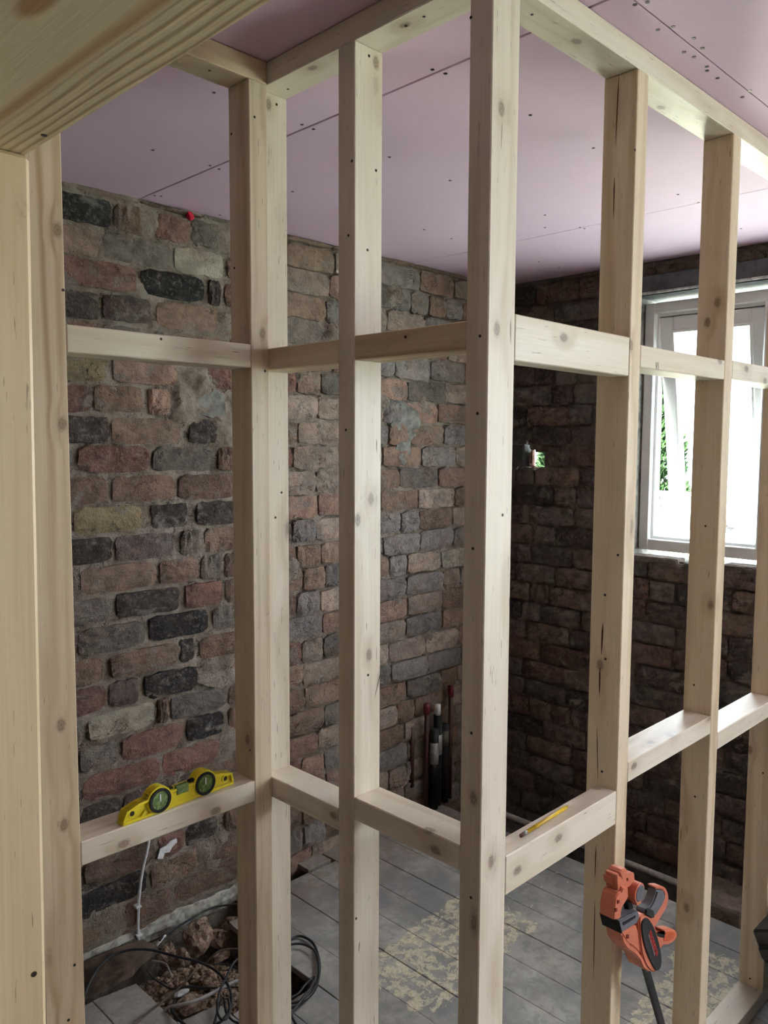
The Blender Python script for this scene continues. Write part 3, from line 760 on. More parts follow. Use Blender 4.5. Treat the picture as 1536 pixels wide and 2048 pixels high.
timber('stud', 'stud standing in front of the window, between the clamp stud and the right-hand stud', 'stud', (1.9756, YR, ZS), (1.9756+Wd, YR+Dp, ZT), WOOD, knots=[(1435, 605, 0, 1.9756), (1373, 1815, 0, 1.9756), (1421, 1210, 0, 1.9756), (1415, 645, 0, 1.9756)], screws=[(1411, 1052, 0, 1.9756), (1390, 1593, 0, 1.9756), (1388, 1370, 0, 1.9756)])
timber('stud', 'rightmost stud, cut by the right edge of the picture, standing on the sole plate', 'stud', (2.429, YR, ZS), (2.429+Wd, YR+Dp, ZT), WOOD, knots=[(1500, 1500, 0, 2.429)], screws=[(1526, 1546, 0, 2.429), (1500, 1957, 0, 2.429)])
def crack_line(o, a, b, ax_, val, w=.0011):
    A, B = pl(*a, ax_, val), pl(*b, ax_, val); d = B-A; L = d.length; nn = Vector([(1 if i == ax_ else 0) for i in range(3)]); sd = d.normalized().cross(nn)
    vs = []
    for t, ww in ((0, .2), (.25, 1), (.7, .8), (1, .15)):
        for sg in (-1, 1): vs.append(A+d*t+sd*(sg*w*ww)-nn*.0004)
    fs = [(0, 1, 3, 2), (2, 3, 5, 4), (4, 5, 7, 6)]
    me = mesh('crack', vs, fs); me.materials.append(CRACKM); c = bpy.data.objects.new('crack', me); COL.objects.link(c); c.parent = o
    bpy.context.view_layer.update(); c.matrix_parent_inverse = o.matrix_world.inverted()
CRACKM = simple('crack_brown', S(92, 66, 46), .9, .1)
def find(lbl): return [o for o in COL.objects if o.get('label', '').startswith(lbl)][0]
s4 = find('stud right of the large'); s5 = find('stud standing in front'); s2 = find('middle stud of the short'); s3 = find('largest brightest')
for a, b, w in (((1238, 150), (1231, 292), .0013), ((1229, 355), (1227, 442), .0013), ((1206, 1245), (1203, 1310), .0022), ((1200, 1335), (1199, 1392), .0020), ((1194, 1455), (1196, 1566), .0010), ((1192, 1690), (1190, 1760), .0013), ((1190, 1800), (1187, 1960), .0012)):
    crack_line(s4, a, b, 0, 1.5101, w)
crack_line(s5, (1363, 1655), (1361, 1682), 0, 1.9756, .0009)
for a, b, w in (((753, 878), (753, 905), .0008), ((762, 1340), (749, 1396), .0009), ((719, 1882), (717, 1905), .0010), ((733, 1245), (733, 1262), .0005)): crack_line(s2, a, b, 1, Y2, w)
for a, b, w in (((1021, 640), (1021, 690), .0006), ((1004, 240), (1002, 300), .0006)): crack_line(s3, a, b, 1, YR, w)
# plates
timber('top_plate', 'short top plate of the left partition, under the ceiling behind the foreground beam', 'plate', (.40, YL, HP), (Xm-E0, YL+Dp, HC-.001), WOOD, screws=[(419, 141, 2, HP)])
timber('top_plate', 'top plate of the short cross partition, running from inner corner to the large front post', 'plate', (Xm, YR+Dp+E0, HP), (Xm+Dp, YL+Dp, HC-.001), WOODB, knots=[(625, 136, 2, HP), (810, 50, 2, HP)], screws=[(576, 178, 2, HP), (848, 33, 2, HP), (812, 52, 2, HP)])
timber('top_plate', 'long top plate of the right partition, slanting along the ceiling above the studs', 'plate', (Xm, YR, HP), (3.25, YR+Dp, HC-.001), WOODB, knots=[(1153, 83, 2, HP), (1322, 215, 2, HP)], screws=[(1064, 29, 2, HP)])
timber('sole_plate', 'floor plate of the left partition, hidden below the picture edge behind the cables', 'plate', (XA-Dp, YL, E0), (Xm-E0, YL+Dp, Wd), WOOD)
timber('sole_plate', 'floor plate of the short cross partition, just below the picture edge', 'plate', (Xm, YR+Dp+E0, E0), (Xm+Dp, YL+Dp, Wd), WOOD)
timber('sole_plate', 'pale floor plate of the right partition, running to the foot of the rightmost stud', 'plate', (Xm, YR, E0), (3.25, YR+Dp, Wd), WOODB)
# upper noggins
z = H+.1608
timber('noggin', 'upper horizontal noggin of the left partition, from the grain-faced stud to the corner', 'noggin', (XA+E0, YL, z-.004), (Xm-Wd-E0, YL+Dp, z+Wd-.002), WOODB, screws=[(322, 678, 1, YL)])
timber('noggin', 'shaded upper noggin between inner corner stud and middle cross-partition stud', 'noggin', (Xm+E0, Y2+Wd+E0, H+.1545), (Xm+Dp, YL+Dp-Wd-E0, H+.1545+Wd), WOOD)
timber('noggin', 'dark-striped upper noggin just left of the large front post', 'noggin', (Xm+E0, YR+Wd+E0, H+.1571), (Xm+Dp, Y2-E0, H+.1571+Wd), WOODG, screws=[(811, 674, 0, Xm)])
timber('noggin', 'tall upper noggin set on edge with a round knot, right of the large front post', 'noggin', (Xm+Dp+E0, YR, H+.1405), (1.51-E0, YR+Wd, H+.2175), WOODB, lean=(0, -.002), knots=[(1128, 675, 1, YR)])
timber('noggin', 'upper noggin crossing the left side of the window, with small pencil mark', 'noggin', (1.5101+Wd+E0, YR, H+.159), (1.9756-E0, YR+Dp, H+.159+Wd), WOODB, knots=[(1440, 722, 1, YR)])
timber('noggin', 'upper noggin crossing the right side of the window at the picture edge', 'noggin', (1.9756+Wd+E0, YR, H+.163), (2.429-E0, YR+Dp, H+.163+Wd), WOODB, knots=[(1493, 738, 1, YR), (1530, 762, 1, YR)])
# lower noggins
timber('noggin', 'lower noggin of the left partition, carrying the yellow spirit level', 'noggin', (XA+E0, YL, H-.7715), (Xm-Wd-E0, YL+Dp, H-.7715+Wd), WOODB, knots=[(247, 1688, 1, YL), (432, 1622, 1, YL)])
timber('noggin', 'lower noggin between inner corner stud and middle cross-partition stud', 'noggin', (Xm+E0, Y2+Wd+E0, H-.7773), (Xm+Dp, YL+Dp-Wd-E0, H-.7773+Wd), WOODB, knots=[(667, 1632, 0, Xm)])
timber('noggin', 'lower noggin with cream top and brown side, just left of the large front post', 'noggin', (Xm+E0, YR+Wd+E0, H-.7385), (Xm+Dp, Y2-E0, H-.7385+Wd), WOODB, knots=[(870, 1700, 0, Xm), (860, 1660, 2, H-.693)])
timber('noggin', 'lower noggin set on edge with the yellow pencil lying on it', 'noggin', (Xm+Dp+E0, YR, H-.7954), (1.51-E0, YR+Wd, H-.7954+Dp), WOODB, knots=[(1035, 1741, 1, YR), (1117, 1676, 1, YR)])
timber('noggin', 'lower noggin right of the clamp stud, bright bluish top with dark scratches', 'noggin', (1.5101+Wd+E0, YR, H-.719), (1.9756-E0, YR+Dp, H-.719+Wd), WOODB, knots=[(1301, 1484, 2, H-.673), (1268, 1532, 1, YR), (1340, 1470, 2, H-.673)])
timber('noggin', 'lower noggin between the window stud and the rightmost stud', 'noggin', (1.9756+Wd+E0, YR, H-.7726), (2.429-E0, YR+Dp, H-.7726+Wd), WOODB, knots=[(1503, 1438, 2, H-.727)])
timber('noggin', 'upper noggin beyond the rightmost stud', 'noggin', (2.429+Wd+E0, YR, H+.16), (2.90, YR+Dp, H+.16+Wd), WOODB) if False else None
# foreground doorway post and head beam
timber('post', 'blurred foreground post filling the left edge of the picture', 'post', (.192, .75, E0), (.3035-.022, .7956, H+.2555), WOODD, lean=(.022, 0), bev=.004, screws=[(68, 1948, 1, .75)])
timber('overhead_beam', 'broad foreground beam with bold growth rings across the upper left corner', 'beam', (.155, -.35, H+.256), (.306, .7956, H+.302), WOODC, bev=.005, knots=[(75, 2, 2, H+.256)], screws=[(88, 270, 2, H+.256)])

# ------------------------------------------------------------------ spirit level on the lower left noggin
lv = empty('spirit_level', (.700, 1.3935, H-.7715+Wd+.0003), 'small yellow spirit level with three green vials on the lower left noggin', 'level')
LR = math.atan2(.016, .26); lv.rotation_euler = (0, 0, LR)
def lvobj(name, me, mat, parent=lv):
    o = bpy.data.objects.new(name, me); COL.objects.link(o); me.materials.append(mat); o.parent = parent; return o
LX = .262
def lvl_outline():
    # profile measured along the length (x) and height (z)
    p = [(0, 0), (LX, 0), (LX, .008), (LX-.004, .026), (LX-.036, .034)]
    c = LX*.715; r = .0275
    for i in range(9): a = math.radians(20+140*i/8); p.append((c+r*math.cos(a), .0255+r*math.sin(a)))
    p += [(c-.031, .036), (LX*.40, .036)]
    c = LX*.305
    for i in range(9): a = math.radians(20+140*i/8); p.append((c+r*math.cos(a), .0255+r*math.sin(a)))
    p += [(.036, .034), (.008, .026), (0, .008)]
    return p
VX, VY, VZ = Vector((1, 0, 0)), Vector((0, 1, 0)), Vector((0, 0, 1))
bm = bmesh.new(); prism(bm, lvl_outline(), Vector((0, .006, 0)), VX, VZ, VY, .010)           # web
lvobj('web', bm_mesh('web', bm), YEL)
bm = bmesh.new(); add_box(bm, (0, 0, 0), (LX, .022, .006), .001)
pr = lvl_outline()[2:]
for i in range(len(pr)-1):                                                               # rim flange following the profile
    a, b = Vector((pr[i][0], 0, pr[i][1])), Vector((pr[i+1][0], 0, pr[i+1][1])); d = (b-a); n2 = Vector((d.z, 0, -d.x)).normalized()*-.0045
    q = [a, b, b+n2, a+n2]; f = [bm.verts.new(v) for v in q]; g = [bm.verts.new(v+Vector((0, .022, 0))) for v in q]
    bm.faces.new(f); bm.faces.new(list(reversed(g)))
    for k in range(4): bm.faces.new((f[k], f[(k+1) % 4], g[(k+1) % 4], g[k]))
add_box(bm, (LX*.305+.02, .0005, .004), (LX*.715-.02, .0215, .030), .001)                   # solid centre block
lvobj('body_rim', bm_mesh('body_rim', bm), YEL)
def disc(r, t, seg=28, ax='y'):
    b = bmesh.new(); bmesh.ops.create_cone(b, cap_ends=True, segments=seg, radius1=r, radius2=r, depth=t, matrix=Matrix.Rotation(math.radians(90), 4, 'X') if ax == 'y' else Matrix.Identity(4)); return b
def ring(r0, r1, t, seg=28):
    vs, fs = [], []
    for i in range(seg):
        a = 2*math.pi*i/seg; c, s = math.cos(a), math.sin(a)
        vs += [(r0*c, 0, r0*s), (r1*c, 0, r1*s), (r1*c, t, r1*s), (r0*c, t, r0*s)]
    for i in range(seg):
        j = (i+1) % seg
        for k in range(4): fs.append((i*4+k, i*4+(k+1) % 4, j*4+(k+1) % 4, j*4+k))
    return mesh('ring', vs, fs)
for c in (LX*.305, LX*.715):
    o = lvobj('vial_housing', bm_mesh('vial_housing', disc(.0272, .0215)), YEL); o.location = (c, .0108, .0258)
    g = lvobj('vial', bm_mesh('vial', disc(.0195, .002), False), VIAL); g.location = (c, -.0008, .0258); g['label'] = 'round green vial'
    r_ = lvobj('rim_ring', ring(.0185, .0240, -.003), BLK2, g); 
    bb = lvobj('bubble', bm_mesh('bubble', (lambda b: (add_box(b, (-.0018, -.0022, -.002), (.0018, -.001, .013), .0008), b)[1])(bmesh.new())), CABW, g)
bm = bmesh.new(); add_box(bm, (-.017, -.001, -.010), (.017, .014, .0105), .004); o = lvobj('centre_vial', bm_mesh('centre_vial', bm), VIAL); o.location = (LX*.51, 0, .0295)
for dx in (-.026, .026):
    bm = bmesh.new(); add_box(bm, (-.008, .003, -.003), (.008, .015, .003), .0028); o = lvobj('vial_end_cap', bm_mesh('vial_end_cap', bm), BLK2); o.location = (LX*.51+dx, 0, .0385)
for x in (.021, LX-.020):
    o = lvobj('hang_hole', bm_mesh('hang_hole', disc(.0052, .0112)), DARKW); o.location = (x, .0108, .0175)
    o = lvobj('hole_lip', ring(.0052, .0075, .0025), YEL); o.location = (x, .0035, .0175)
for x in (.037, .047): 
    bm = bmesh.new(); prism(bm, [(0, 0), (.012, 0), (.012, .012)], Vector((x, .001, .005)), VX, VZ, VY, .005) if x < .04 else add_box(bm, (x-.0, .001, .005), (x+.001, .005, .01)); lvobj('web_rib', bm_mesh('web_rib', bm), YEL)

# ------------------------------------------------------------------ pencil
pz = H-.7954+Dp
a_ = Vector((1.189, .836, pz+.0038)); b_ = Vector((1.380, .843, pz+.0038))
pe = empty('pencil', (1.189, .836, pz), 'yellow carpenter pencil lying on the lower on-edge noggin beside the large post', 'pencil')
dr = (b_-a_)
def pc(name, t0, t1, r, mat, seg=6): 
    o = tube(name, [a_+dr*t0, a_+dr*t1], r, mat, None, seg, 1); wl_ = Vector(o.location); o.parent = pe; o.location = wl_-pe.location; return o
pc('barrel', .15, .90, .0037, YPEN); pc('ferrule', .09, .15, .0038, TAPE, 12); pc('eraser', .05, .09, .0035, simple('dusky_eraser', S(120, 84, 84), .8, .1), 12)
o = tube('sharpened_tip', [a_+dr*.90, a_+dr*1.0], [.0036, .0006], simple('cut_pencil_wood', S(216, 190, 150)), None, 6, 1); q = Vector(o.location); o.parent = pe; o.location = q-pe.location

# pencil mark on the window noggin
tx = bpy.data.curves.new('pencil_mark', 'FONT'); tx.body = 'V1'; tx.size = .028; tx.extrude = .0001; tx.materials.append(BLK)
to = bpy.data.objects.new('pencil_mark', tx); COL.objects.link(to)
nog5 = [o for o in COL.objects if o.get('label', '').startswith('upper noggin crossing the left side')][0]
bpy.context.view_layer.update()
p = pl(1311, 739, 1, YR-.0004)
to.parent = nog5; to.matrix_local = nog5.matrix_world.inverted() @ (Matrix.Translation(p) @ Matrix.Rotation(math.radians(90), 4, 'X')); to.scale = (.5, .8, 1)

# ------------------------------------------------------------------ quick-release clamp gripping the stud
CY = .742                                       # plane of its visible side
cl = empty('clamp', (1.50, CY, H-1.0), 'orange and black quick-release bar clamp hooked on the stud', 'clamp')
def cz(x, y, Y=CY):
    p = pl(1180+x/5.886, 1700+y/5.886, 1, Y); return (p.x, p.z)
def cpoly(name, pts, y0, t, mat, bev=.002, parent=None, ref=CY):
    q = [cz(x, y, ref) for x, y in pts]
    bm = bmesh.new(); prism(bm, q, Vector((0, y0, 0)), VX, VZ, VY, t)
    bmesh.ops.recalc_face_normals(bm, faces=bm.faces)
    if bev: bmesh.ops.bevel(bm, geom=[e for e in bm.edges if abs(e.verts[0].co.y-e.verts[1].co.y) < 1e-6], offset=bev, segments=2, affect='EDGES')
    o_ = Vector(cl.location)
    for v in bm.verts: v.co -= o_
    o = link(name, bm_mesh(name, bm), mat); o.parent = parent or cl
    return o
def smooth_poly(pts, n=5):
    P = [Vector((x, y, 0)) for x, y in pts]; out = []
    m = len(P)
    for i in range(m):
        p0, p1, p2, p3 = P[i-1], P[i], P[(i+1) % m], P[(i+2) % m]
        for k in range(n):
            t = k/n; q = .5*((2*p1)+(p2-p0)*t+(2*p0-5*p1+4*p2-p3)*t*t+(3*p1-p0-3*p2+p3)*t**3); out.append((q.x, q.y))
    return out
# body housing
cpoly('body', smooth_poly([(585, 820), (610, 768), (665, 758), (725, 800), (770, 900), (815, 1060), (838, 1220), (830, 1360), (790, 1432), (720, 1430), (650, 1330), (610, 1180), (590, 1000)]), CY, .040, ORG, .003)
cpoly('label_plate', smooth_poly([(600, 860), (640, 800), (680, 810), (740, 900), (795, 1060), (828, 1230), (825, 1350), (790, 1415), (750, 1395), (690, 1280), (640, 1150), (605, 990)]), CY-.003, .006, BLK, .0015)
# lower arm sweeping from the pad to the body
cpoly('lower_arm', [(380, 962), (480, 925), (570, 900), (600, 1000), (615, 1230), (560, 1175), (520, 1140), (470, 1110), (420, 1030)], CY+.004, .030, ORG, .002)
cpoly('lower_arm_web', [(380, 975), (430, 1050), (500, 1140), (545, 1160), (620, 1250), (700, 1400), (740, 1436), (700, 1436), (640, 1400), (600, 1300), (540, 1230), (450, 1170), (400, 1090)], CY+.002, .036, ORG, .002)
# upper arm
cpoly('upper_arm', [(302, 830), (308, 720), (318, 640), (335, 560), (365, 510), (395, 500), (412, 450), (470, 440), (475, 560), (430, 640), (400, 690), (388, 760), (392, 800), (345, 840)], CY+.004, .032, ORG, .002)
for (x, y) in ((350, 620), (325, 715)):
    o = cpoly('lightening_hole', [(x-11, y-20), (x+11, y-24), (x+12, y+10), (x-10, y+22)], CY+.0025, .003, simple('deep_orange', S(120, 46, 28), .6, .2), 0)
cpoly('lightening_hole', [(448, 1005), (472, 1000), (475, 1050), (450, 1050)], CY+.0025, .003, bpy.data.materials['deep_orange'], 0)
cpoly('lightening_hole', [(486, 350), (500, 350), (500, 385), (486, 385)], CY+.009, .003, bpy.data.materials['deep_orange'], 0)
# jaw head with notched prongs
cpoly('jaw_head', [(375, 395), (372, 320), (398, 300), (402, 330), (425, 345), (408, 290), (430, 255), (480, 238), (496, 262), (488, 318), (545, 280), (575, 292), (585, 390), (560, 440), (470, 480), (420, 520), (380, 500)], CY+.010, .026, ORG, .0015)
cpoly('prong', [(300, 420), (290, 345), (345, 318), (372, 330), (378, 420), (350, 460)], CY+.020, .018, ORG, .0015, ref=CY+.012)
kx, kz = cz(566, 500); 
def cdisc(name, r, y0, t, mat, cx=kx, czz=kz, seg=32):
    b = disc(r, t, seg); 
    for v in b.verts: v.co += Vector((cx, y0+t/2, czz))-Vector(cl.location)
    bmesh.ops.bevel(b, geom=[e for e in b.edges if abs(e.verts[0].co.y-e.verts[1].co.y) < 1e-6], offset=.001, segments=1, affect='EDGES')
    o = link(name, bm_mesh(name, b), mat); o.parent = cl; return o
cdisc('knob', .0200, CY-.004, .040, ORG); kd_ = cdisc('knob_disc', .0166, CY-.0055, .003, GRY)
cpoly('knob_lug', [(540, 620), (600, 590), (608, 625), (560, 660)], CY, .02, ORG, .001)
# swivel pad block
cpoly('pad', [(328, 832), (560, 716), (572, 770), (545, 862), (470, 905), (362, 975)], CY-.002, .040, GRY, .002)
cpoly('pad_groove', [(372, 850), (520, 762), (520, 792), (380, 880)], CY-.0035, .002, BLK2, .0005)
cpoly('pad_face', [(322, 832), (334, 829), (366, 972), (354, 978)], CY-.003, .043, BLK2, .001)
cpoly('bar_top', [(505, 640), (560, 640), (585, 760), (530, 760)], CY+.012, .012, STEEL, .001)
# pistol grip and trigger
cpoly('grip', smooth_poly([(798, 438), (840, 434), (885, 440), (925, 480), (942, 570), (918, 680), (850, 800), (775, 915), (718, 880), (720, 800), (775, 770), (835, 690), (880, 610), (895, 530), (862, 474), (800, 466)], 4), CY+.003, .020, ORG, .002)
cpoly('grip_insert', smooth_poly([(652, 752), (668, 700), (725, 655), (760, 590), (785, 520), (800, 478), (862, 482), (892, 535), (872, 615), (828, 695), (772, 778), (716, 800)], 4), CY, .022, GRY, .003)
cpoly('grip_band', [(664, 705), (690, 684), (742, 712), (752, 790), (716, 802), (655, 752)], CY-.002, .024, BLK, .001)
cpoly('trigger', smooth_poly([(780, 985), (830, 1000), (905, 1000), (905, 955), (1000, 948), (1052, 975), (1050, 1050), (990, 1120), (900, 1140), (850, 1190), (820, 1110)], 4), CY+.006, .022, ORG, .003)
cpoly('trigger_recess', smooth_poly([(905, 1030), (925, 985), (1000, 975), (1025, 1000), (1010, 1050), (960, 1080), (900, 1085)], 4), CY+.0048, .003, simple('shaded_orange', S(206, 96, 60), .5, .3), .0)
cpoly('trigger_insert', smooth_poly([(850, 1165), (900, 1145), (960, 1130), (1010, 1112), (1000, 1145), (940, 1175), (870, 1190)], 4), CY+.007, .022, GRY, .002)
cpoly('release_lever', [(808, 985), (860, 1000), (905, 1010), (905, 1050), (850, 1040), (815, 1020)], CY+.0045, .012, BLK2, .001)
# bar
b0, b1 = cz(752, 1420), cz(925, 2048); b2 = (b1[0]+(b1[0]-b0[0])*.85, b1[1]+(b1[1]-b0[1])*.85)
bm = bmesh.new(); d2 = Vector((b2[0]-b0[0], 0, b2[1]-b0[1])); L = d2.length; d2.normalize(); s2 = Vector((-d2.z, 0, d2.x))
vv = []
for t in (0, L):
    for (p_, q_) in ((-.0085, -.004), (.0085, -.004), (.0085, .004), (-.0085, .004)): vv.append(Vector((b0[0], CY+.020, b0[1]))+d2*t+s2*p_+VY*q_-Vector(cl.location))
me = mesh('bar', vv, [(0, 1, 2, 3), (7, 6, 5, 4), (0, 4, 5, 1), (1, 5, 6, 2), (2, 6, 7, 3), (3, 7, 4, 0)]); o = link('bar', me, STEEL); o.parent = cl
bm.free()
# red lettering on the plate
tx = bpy.data.curves.new('lettering', 'FONT'); tx.body = 'MAGNUSSON'; tx.size = .0165; tx.extrude = .0002; tx.materials.append(simple('red_print', S(214, 60, 52), .5, .3)); tx.align_x = 'CENTER'; tx.align_y = 'CENTER'
to = bpy.data.objects.new('lettering', tx); COL.objects.link(to); to.parent = cl
ta, tb = cz(690, 975), cz(765, 1215)
av = math.atan2(tb[1]-ta[1], tb[0]-ta[0])
to.matrix_local = Matrix.Translation(Vector(((ta[0]+tb[0])/2, CY-.0036, (ta[1]+tb[1])/2))-Vector(cl.location)) @ Matrix.Rotation(math.radians(90), 4, 'X') @ Matrix.Rotation(av, 4, 'Z')
to.scale = (.78, 1.0, 1)
tl, tr = cz(672, 985), cz(745, 1235)
bm = bmesh.new(); 
dd = Vector((tr[0]-tl[0], 0, tr[1]-tl[1])); nn = Vector((-dd.z, 0, dd.x)).normalized()*.0012
q = [Vector((tl[0], CY-.0035, tl[1])), Vector((tr[0], CY-.0035, tr[1]))]; q = [q[0]-nn, q[1]-nn, q[1]+nn, q[0]+nn]
me = mesh('underline', [v-Vector(cl.location) for v in q]+[v+Vector((0, .001, 0))-Vector(cl.location) for v in q], [(0, 1, 2, 3), (7, 6, 5, 4), (0, 4, 5, 1), (1, 5, 6, 2), (2, 6, 7, 3), (3, 7, 4, 0)])
o = link('lettering_underline', me, TAPE); o.parent = cl

# ------------------------------------------------------------------ cables
def fz(x, y, h=.01): return pl(160+x/2.954, 1780+y/2.954, 2, h)
def cable(label, pts, r, mat, grp=None, hs=None):
    P = []
    for i, (x, y) in enumerate(pts):
        h = (hs[i] if hs else .012+.010*math.sin(i*1.7)); P.append(fz(x, y, h+r))
    o = tube('cable', P, r, mat, None, 8, 6); return tag(o, label, 'cable')
cable('thick black cable arching over the dark skirting board into the tangle', [(25, 625), (60, 540), (110, 460), (180, 395), (270, 358), (370, 350), (450, 360), (560, 390), (700, 425), (800, 475), (860, 540), (895, 620), (885, 700), (850, 760), (800, 800)], .0042, CABB, None, [.03, .035, .04, .045, .05, .05, .045, .045, .05, .05, .045, .04, .035, .03, .02])
cable('black cable lying along the white render line at the foot of the wall', [(470, 300), (520, 252), (620, 192), (720, 132), (820, 96), (960, 84), (1080, 100)], .0036, CABB, None, [.01, .015, .015, .02, .02, .02, .015])
cable('short white cable end sticking up from the rubble below the wall', [(440, 345), (462, 315), (490, 282), (505, 268)], .0045, CABW, None, [-.02, .0, .01, .012])
cable('thin brown flex crossing the grey board at lower left', [(305, 800), (420, 712), (520, 632), (610, 555), (680, 470), (695, 430)], .0030, DARKW, None, [.004, .004, .01, .02, .02, .0])
cable('thin brown flex running across the rubble under the other cables', [(395, 470), (430, 515), (480, 552), (545, 584), (640, 572), (740, 577), (840, 578), (935, 574), (1050, 590)], .0030, CABB, None, [0, .0, .002, .002, .002, .002, .002, .002, .002])
cable('thickest grey cable, curving from lower left up behind the corner stud', [(500, 712), (530, 692), (590, 680), (660, 662), (740, 630), (830, 582), (900, 548), (960, 528), (1080, 520)], .0052, CABG, None, [.0, .01, .02, .028, .03, .03, .03, .03, .02])
cable('dark cable dropping from the corner stud in a narrow hairpin', [(1000, 372), (935, 405), (900, 440), (880, 480), (860, 525), (830, 585), (815, 650), (812, 720), (835, 765), (870, 755), (885, 700), (875, 640)], .0036, CABB, None, [.055]*12)
cable('grey flex looping low through the middle of the tangle', [(560, 655), (542, 700), (560, 740), (600, 780), (640, 810)], .0045, CABB, None, [.01]*5)
cable('slim grey flex bridging the dark gap beside the corner stud', [(740, 440), (790, 385), (850, 352), (935, 350), (1040, 360)], .0034, CABG if False else DARKW, None, [-.02, .01, .02, .02, .02])
cable('slim black flex bowed beside the hairpin cable', [(780, 442), (830, 436), (890, 446), (950, 474), (1040, 500)], .0030, CABB, None, [.02]*5)
cable('bundle strand of black cable nearest the bottom edge, left of the corner stud', [(790, 800), (830, 660), (850, 640), (862, 720), (895, 765), (935, 785), (1020, 800)], .0034, CABB, None, [.02]*7)
cable('bent piece of bare grey wire in the rubble', [(425, 418), (470, 424), (510, 440), (530, 480), (545, 520)], .0028, CABG, None, [0, .01, .012, .01, .0])
cable('outer black cable loop lying on the boards right of the inner corner stud', [(1130, 420), (1190, 330), (1245, 292), (1290, 272), (1340, 285), (1380, 320), (1405, 380), (1417, 460), (1405, 540), (1380, 600), (1330, 650), (1270, 690), (1180, 700), (1120, 640)], .0042, CABB, None, [.006]*14)
cable('inner black cable loop lying on the boards right of the inner corner stud', [(1120, 400), (1180, 345), (1245, 322), (1300, 318), (1350, 332), (1390, 364), (1408, 430), (1410, 500), (1392, 570), (1340, 640), (1255, 668), (1170, 660)], .0038, CABB, None, [.013]*12)
cable('doubled-back black cable tail inside the loops', [(1235, 640), (1290, 610), (1330, 560), (1370, 522), (1386, 520), (1372, 560), (1330, 620), (1280, 690), (1250, 730), (1262, 770), (1290, 812)], .0036, CABB, None, [.02]*11)
# small dead cable clips on the wall + vertical white cable
vc = empty('wall_cable', pl(280, 1893, 1, 2.425), 'white cable clipped vertically to the brick wall below the spirit level', 'cable')
VP = [pl(u, v, 1, y) for (u, v, y) in ((300, 1655, 2.41), (296, 1692, 2.41), (286, 1735, 2.415), (280, 1775, 2.42), (277, 1815, 2.425), (276, 1870, 2.425), (281, 1895, 2.42))]
o = tube('sheath', VP, .0052, CABW); q = Vector(o.location); o.parent = vc; o.location = q-vc.location
for (u, v) in ((277, 1813), (279, 1870)):
    p = pl(u, v, 1, 2.420); bm = bmesh.new(); add_box(bm, (-.012, -.009, -.004), (.008, .018, .004), .002); o = link('cable_clip', bm_mesh('cable_clip', bm), CABW); o.parent = vc; o.location = p-vc.location

# ------------------------------------------------------------------ hole in the floor: rubble
def lump(seed, sx, sy, sz, mat, det=3):
    bm = bmesh.new(); bmesh.ops.create_icosphere(bm, subdivisions=det, radius=1)
    for v in bm.verts:
        p = v.co.copy(); k = 1+.35*noise.fractal(p*1.3+Vector((seed, 0, seed)), .6, 2, 3); k += .07*noise.noise(p*5+Vector((seed, 1, 1))); v.co = Vector((p.x*sx*k, p.y*sy*k, p.z*sz*k))
    zmin = min(v.co.z for v in bm.verts)
    for v in bm.verts: v.co.z -= zmin
    me = bm_mesh('rubble_lump', bm); me.materials.append(mat); return me
RUB = N('dusty_rubble', .95, .1); g_ = RUB.pos(); RUBM = RUB.out(RUB.mix(RUB.mapr(RUB.noise(g_, 40, 5, .7), .4, .65), S(140, 118, 100), S(88, 72, 60))); 
LN = N('dusty_lump', .95, .1); g_ = LN.pos(); LN.bump(LN.noise(g_, 60, 5, .7), 1.0, .008); LUMPM = LN.out(LN.mix(LN.mapr(LN.noise(g_, 34, 5, .7), .38, .62), S(158, 138, 122), S(108, 84, 70)))
def heap():
    vs, fs = [], []; n = 60; x0, x1, y0, y1 = 1.00, 1.80, 1.60, 2.44
    for j in range(n+1):
        for i in range(n+1):
            x = x0+(x1-x0)*i/n; y = y0+(y1-y0)*j/n
            d = math.hypot((x-1.22)/.28, (y-2.10)/.26)
            z_ = -.26+.24*max(0, 1-d*d*.34)*(1 if y < 2.28 else max(0, 1-(y-2.28)/.12))+.025*noise.fractal(Vector((x*22, y*22, 3)), .7, 2.1, 4)
            z_ = min(z_, -.026)
            vs.append((x-1.3, y-2.1, z_+.34))
    for j in range(n):
        for i in range(n): a = j*(n+1)+i; fs.append((a, a+1, a+n+2, a+n+1))
    return mesh('rubble', vs, fs, False)
def grit_into(me):
    bm = bmesh.new(); bm.from_mesh(me); r = random.Random(9)
    for i in range(520):
        x, y = 1.15+.34*r.random(), 1.90+.36*r.random(); d = math.hypot((x-1.22)/.28, (y-2.10)/.26)
        z_ = -.26+.24*max(0, 1-d*d*.34)+.01; z_ = min(z_, -.018); s = r.uniform(.003, .010)
        q = bmesh.ops.create_icosphere(bm, subdivisions=1, radius=s)
        sc = Vector((r.uniform(.7, 1.3), r.uniform(.7, 1.3), r.uniform(.6, 1)))
        for v in q['verts']: v.co = Vector((v.co.x*sc.x+x-1.3, v.co.y*sc.y+y-2.1, v.co.z*sc.z+z_+.34))
    bm.to_mesh(me); bm.free(); return me
hp_ = link('rubble', grit_into(heap()), RUBM, None, (1.3, 2.1, -.34)); tag(hp_, 'heap of brown brick dust and rubble filling the hole in the floor', 'rubble', None, 'stuff')
